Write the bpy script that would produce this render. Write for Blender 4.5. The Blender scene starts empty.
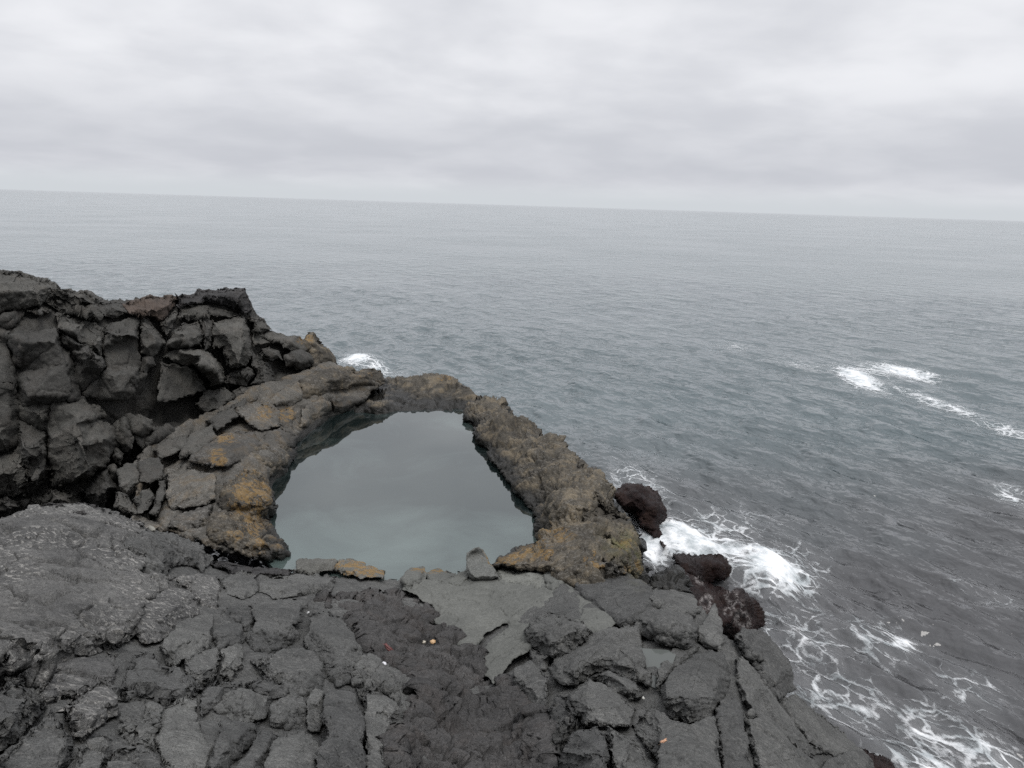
import bpy, math, random
import numpy as np
from mathutils import Matrix, Vector
from mathutils.geometry import delaunay_2d_cdt

rng = np.random.default_rng(7)
random.seed(7)
scene = bpy.context.scene
COL = scene.collection

# ------------------------------------------------------------------ camera
W, H, FOC = 1024, 768, 804.0
PITCH = math.atan(179.0 / FOC)
ROLL = math.atan(32.0 / 1024.0)
POOL_Z = 1.6
CAM = np.array([0.0, 0.0, POOL_Z + 5.0])
_F = np.array([0, math.cos(PITCH), -math.sin(PITCH)])
_U0 = np.array([0, math.sin(PITCH), math.cos(PITCH)])
_R0 = np.array([1.0, 0, 0])
_R = _R0 * math.cos(ROLL) + _U0 * math.sin(ROLL)
_U = _U0 * math.cos(ROLL) - _R0 * math.sin(ROLL)

def rays(x, y):
    """Sight lines through photo points, forward component 1."""
    x = np.asarray(x, float); y = np.asarray(y, float)
    return (_F + _R * ((x[..., None] - 512) / FOC) - _U * ((y[..., None] - 384) / FOC))

def depth_z(x, y, z):
    d = rays(x, y)
    return (z - CAM[2]) / d[..., 2]

def depth_Y(x, y, Y):
    return Y / rays(x, y)[..., 1]

def project(P):
    v = P - CAM
    f = v @ _F
    return 512 + FOC * (v @ _R) / f, 384 - FOC * (v @ _U) / f, f

cd = bpy.data.cameras.new("camera")
cd.sensor_width = 36.0
cd.lens = 36.0 * FOC / W
cd.clip_start = 0.1
cd.clip_end = 100000
cam = bpy.data.objects.new("camera", cd)
COL.objects.link(cam)
M = Matrix(((_R[0], _U[0], -_F[0], CAM[0]), (_R[1], _U[1], -_F[1], CAM[1]), (_R[2], _U[2], -_F[2], CAM[2]), (0, 0, 0, 1)))
cam.matrix_world = M
scene.camera = cam

# ------------------------------------------------------------------ noise
def _hash(ix, iy, iz, seed):
    h = (ix.astype(np.uint32) * np.uint32(374761393) + iy.astype(np.uint32) * np.uint32(668265263)
         + iz.astype(np.uint32) * np.uint32(2147483647) + np.uint32((seed * 974634777 + 12345) & 0xffffffff))
    h = (h ^ (h >> np.uint32(13))) * np.uint32(1274126177)
    h = (h ^ (h >> np.uint32(16))) * np.uint32(2246822519)
    return h ^ (h >> np.uint32(15))

_G = np.array([[1,1,0],[-1,1,0],[1,-1,0],[-1,-1,0],[1,0,1],[-1,0,1],[1,0,-1],[-1,0,-1],
               [0,1,1],[0,-1,1],[0,1,-1],[0,-1,-1],[1,1,0],[-1,1,0],[0,-1,1],[0,-1,-1]], np.float32)

def perlin(P, seed=0):
    P = P.astype(np.float32)
    i = np.floor(P).astype(np.int64)
    f = P - i
    u = f * f * f * (f * (f * 6 - 15) + 10)
    out = 0
    for dx in (0, 1):
        wx = u[:, 0] if dx else 1 - u[:, 0]
        for dy in (0, 1):
            wy = u[:, 1] if dy else 1 - u[:, 1]
            for dz in (0, 1):
                wz = u[:, 2] if dz else 1 - u[:, 2]
                h = _hash(i[:, 0] + dx, i[:, 1] + dy, i[:, 2] + dz, seed) & np.uint32(15)
                g = _G[h]
                out = out + wx * wy * wz * (g[:, 0] * (f[:, 0] - dx) + g[:, 1] * (f[:, 1] - dy) + g[:, 2] * (f[:, 2] - dz))
    return out

def fbm(P, octaves=4, seed=0, gain=0.5, ridge=False):
    a, s, out = 1.0, 1.0, 0
    for o in range(octaves):
        n = perlin(P * s + o * 17.3, seed + o)
        if ridge:
            n = 0.5 - np.abs(n) * 1.4
        out = out + a * n
        a *= gain; s *= 2.03
    return out

def worley(P, seed=0):
    """F1, F2, offset to the nearest seed point, random per cell (N,3)."""
    P = P.astype(np.float32)
    i = np.floor(P).astype(np.int64)
    n = len(P)
    f1 = np.full(n, 9.0, np.float32); f2 = f1.copy()
    off = np.zeros((n, 3), np.float32); rid = np.zeros(n, np.uint32)
    for dx in (-1, 0, 1):
        for dy in (-1, 0, 1):
            for dz in (-1, 0, 1):
                cx, cy, cz = i[:, 0] + dx, i[:, 1] + dy, i[:, 2] + dz
                h = _hash(cx, cy, cz, seed)
                q = np.stack([cx + (h & np.uint32(1023)) / 1023.0, cy + ((h >> np.uint32(10)) & np.uint32(1023)) / 1023.0,
                              cz + ((h >> np.uint32(20)) & np.uint32(1023)) / 1023.0], 1).astype(np.float32)
                v = P - q
                d = np.sqrt((v * v).sum(1))
                m = d < f1
                f2 = np.where(m, f1, np.minimum(f2, d))
                f1 = np.where(m, d, f1)
                off[m] = v[m]; rid[m] = h[m]
    r = np.stack([((rid * np.uint32(k)) >> np.uint32(12) & np.uint32(1023)) / 511.5 - 1 for k in (2654435761, 40503651, 1597334677)], 1)
    return f1, f2, off, r

def chips(P, seed=0):
    """Broken-stone relief: every cell is a tilted plane, with a notch where two cells meet."""
    f1, f2, off, r = worley(P, seed)
    return (off * r).sum(1) * 0.9 + r[:, 0] * 0.25 - 0.45 * np.clip(1 - (f2 - f1) / 0.10, 0, 1)

def lumps(P, seed=0):
    f1, f2, off, r = worley(P, seed)
    return np.sqrt(np.clip(1.0 - f1 * f1, 0, 1)) - 0.6 + r[:, 0] * 0.15

# relief styles: fn(P) -> metres along the normal
def pits(P, scale, depth, seed, size=0.34):
    f1, f2, off, r = worley(P * scale, seed)
    m = np.clip(perlin(P * scale * 0.13, seed + 1) * 2.2 + 0.5, 0, 1)
    rr = size * (0.65 + 0.35 * r[:, 1])
    return -depth * m * np.clip(1.25 * (1 - f1 / np.maximum(rr, 0.05)), 0, 1)

def seams(P, scale, depth, width, seed):
    w = P + 0.10 * np.stack([fbm(P * 2.2, 2, seed + 1), fbm(P * 2.2, 2, seed + 2), fbm(P * 2.2, 2, seed + 3)], 1)
    f1, f2, off, r = worley(w * scale, seed)
    gate = np.clip(perlin(P * scale * 0.9, seed + 5) * 3 + 0.4, 0, 1)
    return -depth * gate * np.clip(1 - (f2 - f1) / width, 0, 1) + 0.9 * depth * r[:, 0] * (f2 > f1)

def planes(P, scale, seed, tilt=0.5):
    """broad flat breaks without a notch between them"""
    f1, f2, off, r = worley(P * scale, seed)
    blend = np.clip((f2 - f1) / 0.06, 0, 1)
    return ((off * r).sum(1) * tilt + r[:, 0] * 0.12) * blend

_q = np.linalg.qr(np.random.default_rng(3).normal(size=(3, 3)))[0]
def facet(P, scale, seed):
    """flat faces meeting in sharp creases (straight interpolation over tetrahedra), -1..1"""
    p = (P @ _q) * scale
    p = p + 0.35 * np.stack([perlin(p * 0.7, seed + 11), perlin(p * 0.7, seed + 12), perlin(p * 0.7, seed + 13)], 1)
    i = np.floor(p).astype(np.int64); f = p - i
    o = np.argsort(-f, axis=1)
    n = np.arange(len(p))
    val = lambda c: (_hash(c[:, 0], c[:, 1], c[:, 2], seed) & np.uint32(4095)) / 2047.5 - 1
    c = i.copy(); v = val(c); out = v.copy()
    for k in range(3):
        ax = o[:, k]
        c[n, ax] += 1
        v2 = val(c)
        out += f[n, ax] * (v2 - v)
        v = v2
    return out

def rel_block(P):
    w = P + 0.04 * np.stack([perlin(P * 3, 50), perlin(P * 3, 51), perlin(P * 3, 52)], 1)
    return (0.066 * facet(P, 1.5, 2) + 0.036 * facet(P, 3.6, 3) + 0.010 * facet(P, 9.0, 9) + 0.0035 * fbm(P * 17, 3, 4, 0.65) + seams(P, 2.4, 0.014, 0.05, 140) + pits(P, 17, 0.014, 5))

def rel_pitted(P):
    w = P + 0.04 * np.stack([perlin(P * 3, 50), perlin(P * 3, 51), perlin(P * 3, 52)], 1)
    return (0.066 * facet(P, 1.4, 2) + 0.036 * facet(P, 3.4, 3) + 0.009 * facet(P, 9.0, 9) + 0.0035 * fbm(P * 17, 3, 4, 0.65) + seams(P, 1.7, 0.016, 0.04, 150) + pits(P, 12, 0.030, 6, 0.42) + pits(P, 24, 0.012, 8))

def rel_smooth(P):
    c = np.abs(fbm(P * 1.6, 2, 61))
    return 0.05 * fbm(P * 1.1, 3, 11) + 0.008 * fbm(P * 9, 4, 12, 0.6) + pits(P, 15, 0.014, 15, 0.3) - 0.05 * np.clip(1 - c / 0.022, 0, 1) + 0.012 * facet(P, 2.2, 13) + seams(P, 1.5, 0.018, 0.03, 160)

def rel_cliff(P):
    Q = P * np.array([1.0, 1.0, 0.7])
    w = Q + 0.05 * np.stack([perlin(P * 2, 50), perlin(P * 2, 51), perlin(P * 2, 52)], 1)
    return (0.05 * fbm(P * 0.9, 2, 21) + 0.18 * facet(Q, 0.85, 22) + 0.09 * facet(Q, 2.1, 23) + 0.03 * facet(Q, 5.5, 25) + seams(P, 0.9, 0.045, 0.05, 180)
            + 0.006 * fbm(P * 13, 3, 24, 0.65))

def rel_bank(P):
    Q = P * np.array([1.0, 0.8, 1.5])
    w = Q + 0.06 * np.stack([perlin(P * 2, 50), perlin(P * 2, 51), perlin(P * 2, 52)], 1)
    return 0.05 * chips(w * 1.3, 32) + 0.11 * facet(Q, 1.2, 33) + 0.06 * facet(Q, 3.0, 35) + 0.02 * facet(Q, 8.0, 36) + 0.006 * fbm(P * 13, 3, 34, 0.6) + seams(P, 1.3, 0.03, 0.06, 170)

def rel_rim(P):
    w = P + 0.10 * np.stack([perlin(P * 2.5, 50), perlin(P * 2.5, 51), perlin(P * 2.5, 52)], 1)
    return (0.10 * facet(P, 1.3, 41) + 0.12 * chips(w * 1.5, 42) + 0.07 * lumps(w * 2.4, 46) + 0.07 * chips(w * 3.6, 43) + 0.03 * lumps(w * 7.0, 44)
            + 0.025 * chips(w * 8.5, 48) + 0.010 * fbm(P * 17, 3, 45, 0.65))

def rel_clinker(P):
    w = P + 0.06 * np.stack([perlin(P * 4, 50), perlin(P * 4, 51), perlin(P * 4, 52)], 1)
    return 0.10 * fbm(P * 1.3, 2, 71) + 0.22 * lumps(w * 2.2, 72) + 0.08 * chips(w * 3.1, 76) + 0.08 * lumps(w * 5.5, 73) + 0.025 * lumps(w * 12, 75) + 0.010 * fbm(P * 19, 3, 74, 0.7)

def rel_flow(P):
    Q = P * np.array([0.8, 1.3, 1.8])
    w = Q + 0.06 * np.stack([perlin(P * 3, 50), perlin(P * 3, 51), perlin(P * 3, 52)], 1)
    c = np.abs(fbm(P * 1.3, 3, 87))
    return (0.08 * facet(Q, 1.1, 81) + 0.05 * chips(w * 1.8, 82) + 0.030 * facet(Q, 4.0, 83) + 0.014 * facet(Q, 9, 85) + 0.005 * fbm(P * 16, 2, 84, 0.6)
            - 0.05 * np.clip(1 - c / 0.025, 0, 1))

def rel_weed(P):
    return 0.09 * fbm(P * 1.8, 3, 91) + 0.03 * lumps(P * 4.5, 92) + 0.03 * fbm(P * 11, 4, 93, 0.75)

# ------------------------------------------------------------------ depth of the big masses
class Field:
    def __init__(self, pts, mode):
        a = np.array(pts, float)
        self.x = a[:, :2]
        t = depth_z(a[:, 0], a[:, 1], a[:, 2]) if mode == 'z' else depth_Y(a[:, 0], a[:, 1], a[:, 2])
        self.m = (1 / t).mean()
        n = len(a)
        K = self._k(self.x[:, None] - self.x[None])
        A = np.zeros((n + 3, n + 3)); A[:n, :n] = K + np.eye(n) * 0.3
        A[:n, n] = 1; A[:n, n + 1:] = self.x / 500; A[n, :n] = 1; A[n + 1:, :n] = self.x.T / 500
        b = np.zeros(n + 3); b[:n] = 1 / t
        self.w = np.linalg.solve(A, b)
    @staticmethod
    def _k(d):
        return np.sqrt((d * d).sum(-1) + 40.0)
    def __call__(self, x, y):
        q = np.stack([x, y], -1)
        n = len(self.x)
        K = self._k(q[:, None, :] - self.x[None])
        inv = K @ self.w[:n] + self.w[n] + (q / 500) @ self.w[n + 1:]
        return 1 / np.clip(inv, 1 / 60, 1 / 1.2)

GROUND = Field([(-160,520,3.0),(-160,768,4.3),(-160,1000,4.6),(100,1000,4.4),(300,1000,4.2),(500,1000,3.7),(700,1000,3.5),(900,1000,2.5),
    (0,768,4.0),(200,768,3.75),(400,768,3.3),(480,768,2.5),(530,768,2.6),(600,768,3.3),(700,768,3.15),(780,768,2.4),(860,768,1.2),(905,775,0.4),
    (0,515,2.95),(75,503,2.75),(150,523,2.35),(212,558,2.0),(300,572,1.75),(400,574,1.65),(480,572,1.65),(560,574,1.8),(640,585,2.0),(690,600,2.0),
    (740,640,2.1),(790,700,1.6),(860,750,0.9),(100,600,3.1),(0,600,3.35),(100,680,3.5),(200,620,2.75),(300,650,2.65),(340,640,2.5),(420,650,1.95),
    (380,600,1.85),(480,690,2.1),(500,620,1.8),(450,600,1.75),(560,640,2.2),(600,640,2.35),(700,690,2.55),(650,720,2.8),(590,720,2.9),(720,740,2.75)], 'z')
CLIFF = Field([(-120,270,13.2),(-120,520,10.8),(0,270,14.5),(0,330,13.6),(0,400,13.0),(0,515,11.9),(60,290,14.9),(60,330,14.0),(60,405,13.3),(60,488,12.5),(110,302,16.0),(110,470,13.2),
    (140,316,15.6),(140,390,14.6),(150,450,14.1),(176,296,17.6),(200,350,16.6),(246,288,18.8),(252,355,17.6),(200,400,15.9),(262,392,17.3),(277,331,19.4),
    (300,337,19.9),(335,364,20.7),(300,374,19.0),(318,369,19.8),(120,520,12.9)], 'Y')
BANK = Field([(277,484,1.6),(300,443,1.6),(330,419,1.6),(362,407,1.6),(272,520,1.6),(288,556,1.6),(150,525,2.0),(150,455,2.15),(200,430,2.25),(260,400,2.4),
    (300,385,2.4),(383,376,2.15),(340,370,2.45),(240,470,2.15),(215,545,1.9),(215,475,2.2),(255,450,2.1),(297,449,1.62),(290,467,1.62),(308,436,1.6),(283,456,1.85),(345,413,1.6),(318,412,1.85),(320,398,2.1),(285,412,2.1),(160,490,1.95),(275,445,2.0),(265,500,1.85)], 'z')
RIM = Field([(467,408,1.72),(466,418,1.68),(485,447,1.7),(510,482,1.7),(527,507,1.7),(543,541,1.72),(490,397,1.95),(520,418,2.0),(560,440,2.05),(590,470,2.1),
    (625,520,1.8),(650,570,1.3),(660,592,1.6),(500,425,1.9),(540,470,1.97),(570,510,2.1),(515,460,1.8),(545,505,1.85),(545,545,1.8),(600,560,2.15),(500,557,1.72),(620,565,2.1),(600,500,2.1)], 'z')
ARCH = Field([(385,401,19.1),(372,402,19.1),(340,398,20.0),(345,417,18.7),(370,417,18.75),(390,414,18.9),(410,415,19.0),(435,415,19.05),(466,417,19.0),(478,407,19.2),(375,388,21.2),(400,377,21.5),(430,375,21.4),(460,382,20.9),(440,390,20.6),(400,390,20.8)], 'Y')
SEAROCK = Field([(610,480,0.9),(640,484,0.75),(664,505,0.45),(672,540,0.0),(630,520,0.4),(675,555,0.8),(720,558,0.45),(740,573,0.0),(712,584,0.3),(690,600,1.0),(740,590,0.75),
    (767,626,0.0),(745,632,0.3),(705,620,1.0),(850,752,0.5),(905,768,0.0),(870,780,0.5)], 'z')

# ------------------------------------------------------------------ stains (places where growth colours the rock), photo points
OCHRE = [(1,1,1,1,0),(250,498,20,22,1),(262,522,20,12,1),(272,544,18,8,1),(226,438,12,7,.8),(218,458,9,9,.9),(266,411,9,8,.7),(288,414,8,8,.9),(240,535,16,8,.6),(247,478,14,10,.6),
         (362,569,24,7,1.1),(338,557,8,5,.8),(428,569,16,4,1),(520,552,35,9,.9),(556,536,22,9,.6),(597,565,9,4,1.3),(585,492,22,20,.3),(305,339,9,6,.9),(446,378,14,3,.5),
         (262,555,14,8,.5),(560,500,30,25,.15),(620,548,14,8,.5),(505,560,22,6,.9),(365,375,25,8,.35),(655,580,20,10,.5),(635,570,14,10,.6)]
MOSS = [(620,545,14,11,.6),(640,572,10,12,.6),(632,555,10,12,.5)]

RINGS = [(738,605,6),(742,619,7),(746,630,5),(732,597,6),(728,612,4),(706,603,6),(712,612,5),(704,615,4),(698,582,5)]
def rings(x, y):
    s = np.zeros_like(x)
    for (a, b, r) in RINGS:
        q = np.hypot(x - a, (y - b) * 0.9) / r
        s = np.maximum(s, np.exp(-((q - 0.85) / 0.28) ** 2))
    return s

def blobs(x, y, L):
    s = np.zeros_like(x)
    for (a, b, rx, ry, k) in L:
        s = np.maximum(s, k * np.exp(-(((x - a) / rx) ** 2 + ((y - b) / ry) ** 2) * 0.8))
    return s

# ------------------------------------------------------------------ rock builder
def inside(poly, x, y):
    r = np.zeros(x.shape, bool)
    n = len(poly)
    for i in range(n):
        x1, y1 = poly[i]; x2, y2 = poly[(i + 1) % n]
        if y1 == y2: continue
        c = ((y1 > y) != (y2 > y)) & (x < (x2 - x1) * (y - y1) / (y2 - y1) + x1)
        r ^= c
    return r

def edge_dist(poly, x, y):
    best = np.full(x.shape, 1e9); bx = x.copy(); by = y.copy()
    n = len(poly)
    for i in range(n):
        x1, y1 = poly[i]; x2, y2 = poly[(i + 1) % n]
        dx, dy = x2 - x1, y2 - y1
        L = dx * dx + dy * dy
        if L == 0: continue
        t = np.clip(((x - x1) * dx + (y - y1) * dy) / L, 0, 1)
        qx, qy = x1 + t * dx, y1 + t * dy
        d = np.hypot(x - qx, y - qy)
        m = d < best
        best = np.where(m, d, best); bx = np.where(m, qx, bx); by = np.where(m, qy, by)
    return best, bx, by

def tri_interp(pts, vals, poly_n, x, y):
    vs = [Vector(p) for p in pts]
    es = [(i, (i + 1) % poly_n) for i in range(poly_n)]
    ov, oe, of, iv, ie, iff = delaunay_2d_cdt(vs, es, [], 0, 1e-4)
    val = []
    for k, src in enumerate(iv):
        if src: val.append(vals[src[0]])
        else: val.append(float(np.mean(vals)))
    out = np.full(x.shape, np.nan)
    for f in of:
        a, b, c = f[:3]
        (x1, y1), (x2, y2), (x3, y3) = ov[a], ov[b], ov[c]
        det = (y2 - y3) * (x1 - x3) + (x3 - x2) * (y1 - y3)
        if abs(det) < 1e-6: continue
        l1 = ((y2 - y3) * (x - x3) + (x3 - x2) * (y - y3)) / det
        l2 = ((y3 - y1) * (x - x3) + (x1 - x3) * (y - y3)) / det
        l3 = 1 - l1 - l2
        m = (l1 > -0.001) & (l2 > -0.001) & (l3 > -0.001)
        out[m] = (l1 * val[a] + l2 * val[b] + l3 * val[c])[m]
    return out

def blur(a, m, n):
    for _ in range(n):
        s = np.zeros_like(a); w = np.zeros_like(a)
        ap = np.pad(np.where(m, a, 0), 1); mp = np.pad(m.astype(float), 1)
        for dj in (0, 1, 2):
            for di in (0, 1, 2):
                k = (1, 2, 1)[dj] * (1, 2, 1)[di]
                s += k * ap[dj:dj + a.shape[0], di:di + a.shape[1]]; w += k * mp[dj:dj + a.shape[0], di:di + a.shape[1]]
        a = np.where(m, s / np.maximum(w, 1e-6), a)
    return a

_seed = [0]
def rock(name, field, poly, mat, relief, pts=(), lift=0.0, front=0.0, rise=0.0, jit=0.05, round_px=4.0, round_m=0.12, thick=0.5, step=1.0,
         wob=1.6, parent=None, amp=1.0, soft=2, inset=0.25, holes=(), stepy=1.0):
    """One stone: a traced outline set at its own distance, with facets through pts (x, y, metres towards the viewer),
    a front face of `front` px standing `rise` metres proud, rounded edges and a closed back `thick` metres behind."""
    _seed[0] += 1
    r = np.random.default_rng(_seed[0] * 131 + 5)
    poly = [tuple(map(float, p[:2])) for p in poly]
    pv = [0.0 + r.uniform(-jit, jit) for p in poly]
    xs = [p[0] for p in poly]; ys = [p[1] for p in poly]
    gx = np.arange(min(xs) - 4, max(xs) + 4 + step, step); gy = np.arange(min(ys) - 4, max(ys) + 4 + step, step * stepy)
    X, Y = np.meshgrid(gx, gy)
    q = np.stack([X.ravel() / 9.0, Y.ravel() / 9.0, np.full(X.size, 3.7 * (_seed[0] % 50))], 1)
    wx = wob * (fbm(q, 3, 101) * 1.6).reshape(X.shape); wy = wob * (fbm(q + 31.7, 3, 102) * 1.6).reshape(X.shape)
    XW, YW = X + wx, Y + wy
    ins = inside(poly, XW, YW)
    ed, bx, by = edge_dist(poly, XW, YW)
    for hpoly in holes:
        hi = inside(hpoly, XW, YW)
        hd, hx, hy = edge_dist(hpoly, XW, YW)
        m = (hd < ed) | hi
        ed = np.where(m, hd, ed); bx = np.where(m, hx, bx); by = np.where(m, hy, by)
        ins &= ~hi
    if ins.sum() < 6: raise ValueError(name + ' too small')
    d = tri_interp([p for p in poly] + [(p[0], p[1]) for p in pts], pv + [p[2] for p in pts], len(poly), XW, YW)
    ok = ~np.isnan(d)
    d = np.where(ok, d, 0.0)
    if front > 0:                     # the face below the lip
        yb = np.full(X.shape, -1e9)
        n = len(poly)
        for i in range(n):
            (x1, y1), (x2, y2) = poly[i], poly[(i + 1) % n]
            if x1 == x2: continue
            t = (XW - x1) / (x2 - x1)
            c = (t >= 0) & (t <= 1)
            yy = y1 + t * (y2 - y1)
            yb = np.where(c & (yy > yb), yy, yb)
        yb = np.where(yb < -1e8, max(ys), yb)
        ff = front * (1 + 0.5 * np.clip(perlin(np.stack([X.ravel() / 22, Y.ravel() / 40, np.full(X.size, 9.1 * _seed[0])], 1), 7).reshape(X.shape), -1, 1))
        d = d + rise * np.clip((yb - YW) / ff, 0, 1)
    d = blur(d, ins, soft)
    tt = np.clip(ed / round_px, 0, 1)
    d = d - round_m * (1 - np.sqrt(np.clip(1 - (1 - tt) ** 2, 0, 1)))
    # vertices: inside plus the ring snapped to the outline
    near = (~ins) & (ed < 1.6 * step)
    use = ins | near
    PX = np.where(near, X + (bx - XW), X); PY = np.where(near, Y + (by - YW), Y)
    d = np.where(near, blur(np.where(ins, d, 0), use & ins, 0), d)
    # ring value: average of inside neighbours
    ap = np.pad(np.where(ins, d, 0), 1); mp = np.pad(ins.astype(float), 1)
    s = sum(ap[j:j + X.shape[0], i:i + X.shape[1]] for j in range(3) for i in range(3))
    c = sum(mp[j:j + X.shape[0], i:i + X.shape[1]] for j in range(3) for i in range(3))
    d = np.where(near, np.where(c > 0, s / np.maximum(c, 1), d.mean()) , d)
    quad = use[:-1, :-1] & use[1:, :-1] & use[1:, 1:] & use[:-1, 1:]
    quad &= (ins[:-1, :-1] | ins[1:, :-1] | ins[1:, 1:] | ins[:-1, 1:])
    jj, ii = np.nonzero(quad)
    nx = X.shape[1]
    idx = lambda j, i: j * nx + i
    Q = np.stack([idx(jj, ii), idx(jj + 1, ii), idx(jj + 1, ii + 1), idx(jj, ii + 1)], 1)
    used = np.unique(Q)
    remap = np.full(X.size, -1); remap[used] = np.arange(len(used))
    Q = remap[Q]
    px = PX.ravel()[used]; py = PY.ravel()[used]; dd = d.ravel()[used]
    t0 = field(px, py)
    t = t0 - dd - lift
    # open border -> walls going back, then a closed back
    E = np.concatenate([Q[:, [0, 1]], Q[:, [1, 2]], Q[:, [2, 3]], Q[:, [3, 0]]])
    key = np.sort(E, 1); code = key[:, 0].astype(np.int64) * (len(used) + 1) + key[:, 1]
    uq, first, cnt = np.unique(code, return_index=True, return_counts=True)
    B = E[first[cnt == 1]]
    bv = np.unique(B)
    cxp, cyp = px.mean(), py.mean()
    allx, ally, allt = [px], [py], [t]
    faces = [tuple(f) for f in Q]
    base = len(px); prev = {v: v for v in bv}
    for k, (fr, ins_) in enumerate(((0.12, 0.0), (0.3, 0.02), (0.6, 0.08), (1.0, inset))):
        allx.append(px[bv] + (cxp - px[bv]) * ins_); ally.append(py[bv] + (cyp - py[bv]) * ins_); allt.append(t[bv] + thick * fr)
        cur = {v: base + n for n, v in enumerate(bv)}
        for a, b in B:
            faces.append((prev[b], prev[a], cur[a], cur[b]))
        base += len(bv); prev = cur
    allx.append(np.array([cxp])); ally.append(np.array([cyp])); allt.append(np.array([float(t.mean() + thick * 1.1)]))
    for a, b in B:
        faces.append((prev[b], prev[a], base))
    ax, ay, at = np.concatenate(allx), np.concatenate(ally), np.concatenate(allt)
    P = CAM + rays(ax, ay) * at[:, None]
    me = bpy.data.meshes.new(name)
    me.from_pydata(P.tolist(), [], [tuple(int(v) for v in f) for f in faces])
    me.update()
    N = np.empty(len(P) * 3, np.float32); me.vertex_normals.foreach_get('vector', N); N = N.reshape(-1, 3)
    facing = np.abs((N * (P - CAM)).sum(1)) / np.linalg.norm(P - CAM, axis=1)
    P2 = P + N * (relief(P) * amp * np.clip(0.22 + 2.4 * facing, 0, 1) if relief not in (rel_clinker, rel_rim, rel_weed) else relief(P) * amp)[:, None]     # steep, stretched walls carry less relief
    me.vertices.foreach_set('co', P2.astype(np.float32).ravel())
    for nm, L in (('ochre', OCHRE), ('moss', MOSS)):
        at_ = me.attributes.new(nm, 'FLOAT', 'POINT')
        at_.data.foreach_set('value', blobs(ax, ay, L).astype(np.float32))
    at_ = me.attributes.new('barnacle', 'FLOAT', 'POINT'); at_.data.foreach_set('value', rings(ax, ay).astype(np.float32))
    me.polygons.foreach_set('use_smooth', np.ones(len(me.polygons), bool))
    me.materials.append(mat)
    me.update()
    o = bpy.data.objects.new(name, me)
    COL.objects.link(o)
    if parent: o.parent = parent
    return o

def tag(o, label=None, cat=None, group=None, kind=None):
    if label: o['label'] = label
    if cat: o['category'] = cat
    if group: o['group'] = group
    if kind: o['kind'] = kind
    return o

def empty(name, loc, label, cat, group=None):
    o = bpy.data.objects.new(name, None)
    o.empty_display_size = 0.3
    COL.objects.link(o)
    return tag(o, label, cat, group)

# ------------------------------------------------------------------ materials
def nodes_of(name):
    m = bpy.data.materials.new(name); m.use_nodes = True
    nt = m.node_tree; nt.nodes.clear()
    out = nt.nodes.new('ShaderNodeOutputMaterial')
    b = nt.nodes.new('ShaderNodeBsdfPrincipled')
    nt.links.new(b.outputs[0], out.inputs[0])
    return m, nt, b, out

class NB:
    def __init__(s, nt): s.nt = nt
    def n(s, t, **kw):
        x = s.nt.nodes.new(t)
        for k, v in kw.items(): setattr(x, k, v)
        return x
    def link(s, a, b): s.nt.links.new(a, b)
    def val(s, sock, v):
        if isinstance(v, (int, float)): sock.default_value = v
        elif isinstance(v, tuple): sock.default_value = v if len(v) == len(sock.default_value) else v + (1,)
        else: s.link(v, sock)
    def math(s, op, a, b=0.0, c=None, clamp=False):
        x = s.n('ShaderNodeMath', operation=op, use_clamp=clamp)
        s.val(x.inputs[0], a); s.val(x.inputs[1], b)
        if c is not None: s.val(x.inputs[2], c)
        return x.outputs[0]
    def mix(s, f, a, b, mode='MIX'):
        x = s.n('ShaderNodeMix', data_type='RGBA', blend_type=mode)
        s.val(x.inputs[0], f); s.val(x.inputs[6], a); s.val(x.inputs[7], b)
        return x.outputs[2]
    def noise(s, vec, scale, det=4, rough=0.55, dist=0.0):
        x = s.n('ShaderNodeTexNoise')
        s.link(vec, x.inputs['Vector']); s.val(x.inputs['Scale'], scale); s.val(x.inputs['Detail'], det); s.val(x.inputs['Roughness'], rough); s.val(x.inputs['Distortion'], dist)
        return x.outputs[0]
    def voro(s, vec, scale, feat='F1', rand=1.0):
        x = s.n('ShaderNodeTexVoronoi', feature=feat)
        s.link(vec, x.inputs['Vector']); s.val(x.inputs['Scale'], scale); s.val(x.inputs['Randomness'], rand)
        return x.outputs['Distance']
    def ramp(s, v, lo, hi, smooth=True):
        x = s.n('ShaderNodeMapRange', interpolation_type='SMOOTHSTEP' if smooth else 'LINEAR', clamp=True)
        s.link(v, x.inputs[0]); s.val(x.inputs[1], lo); s.val(x.inputs[2], hi)
        return x.outputs[0]

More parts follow.
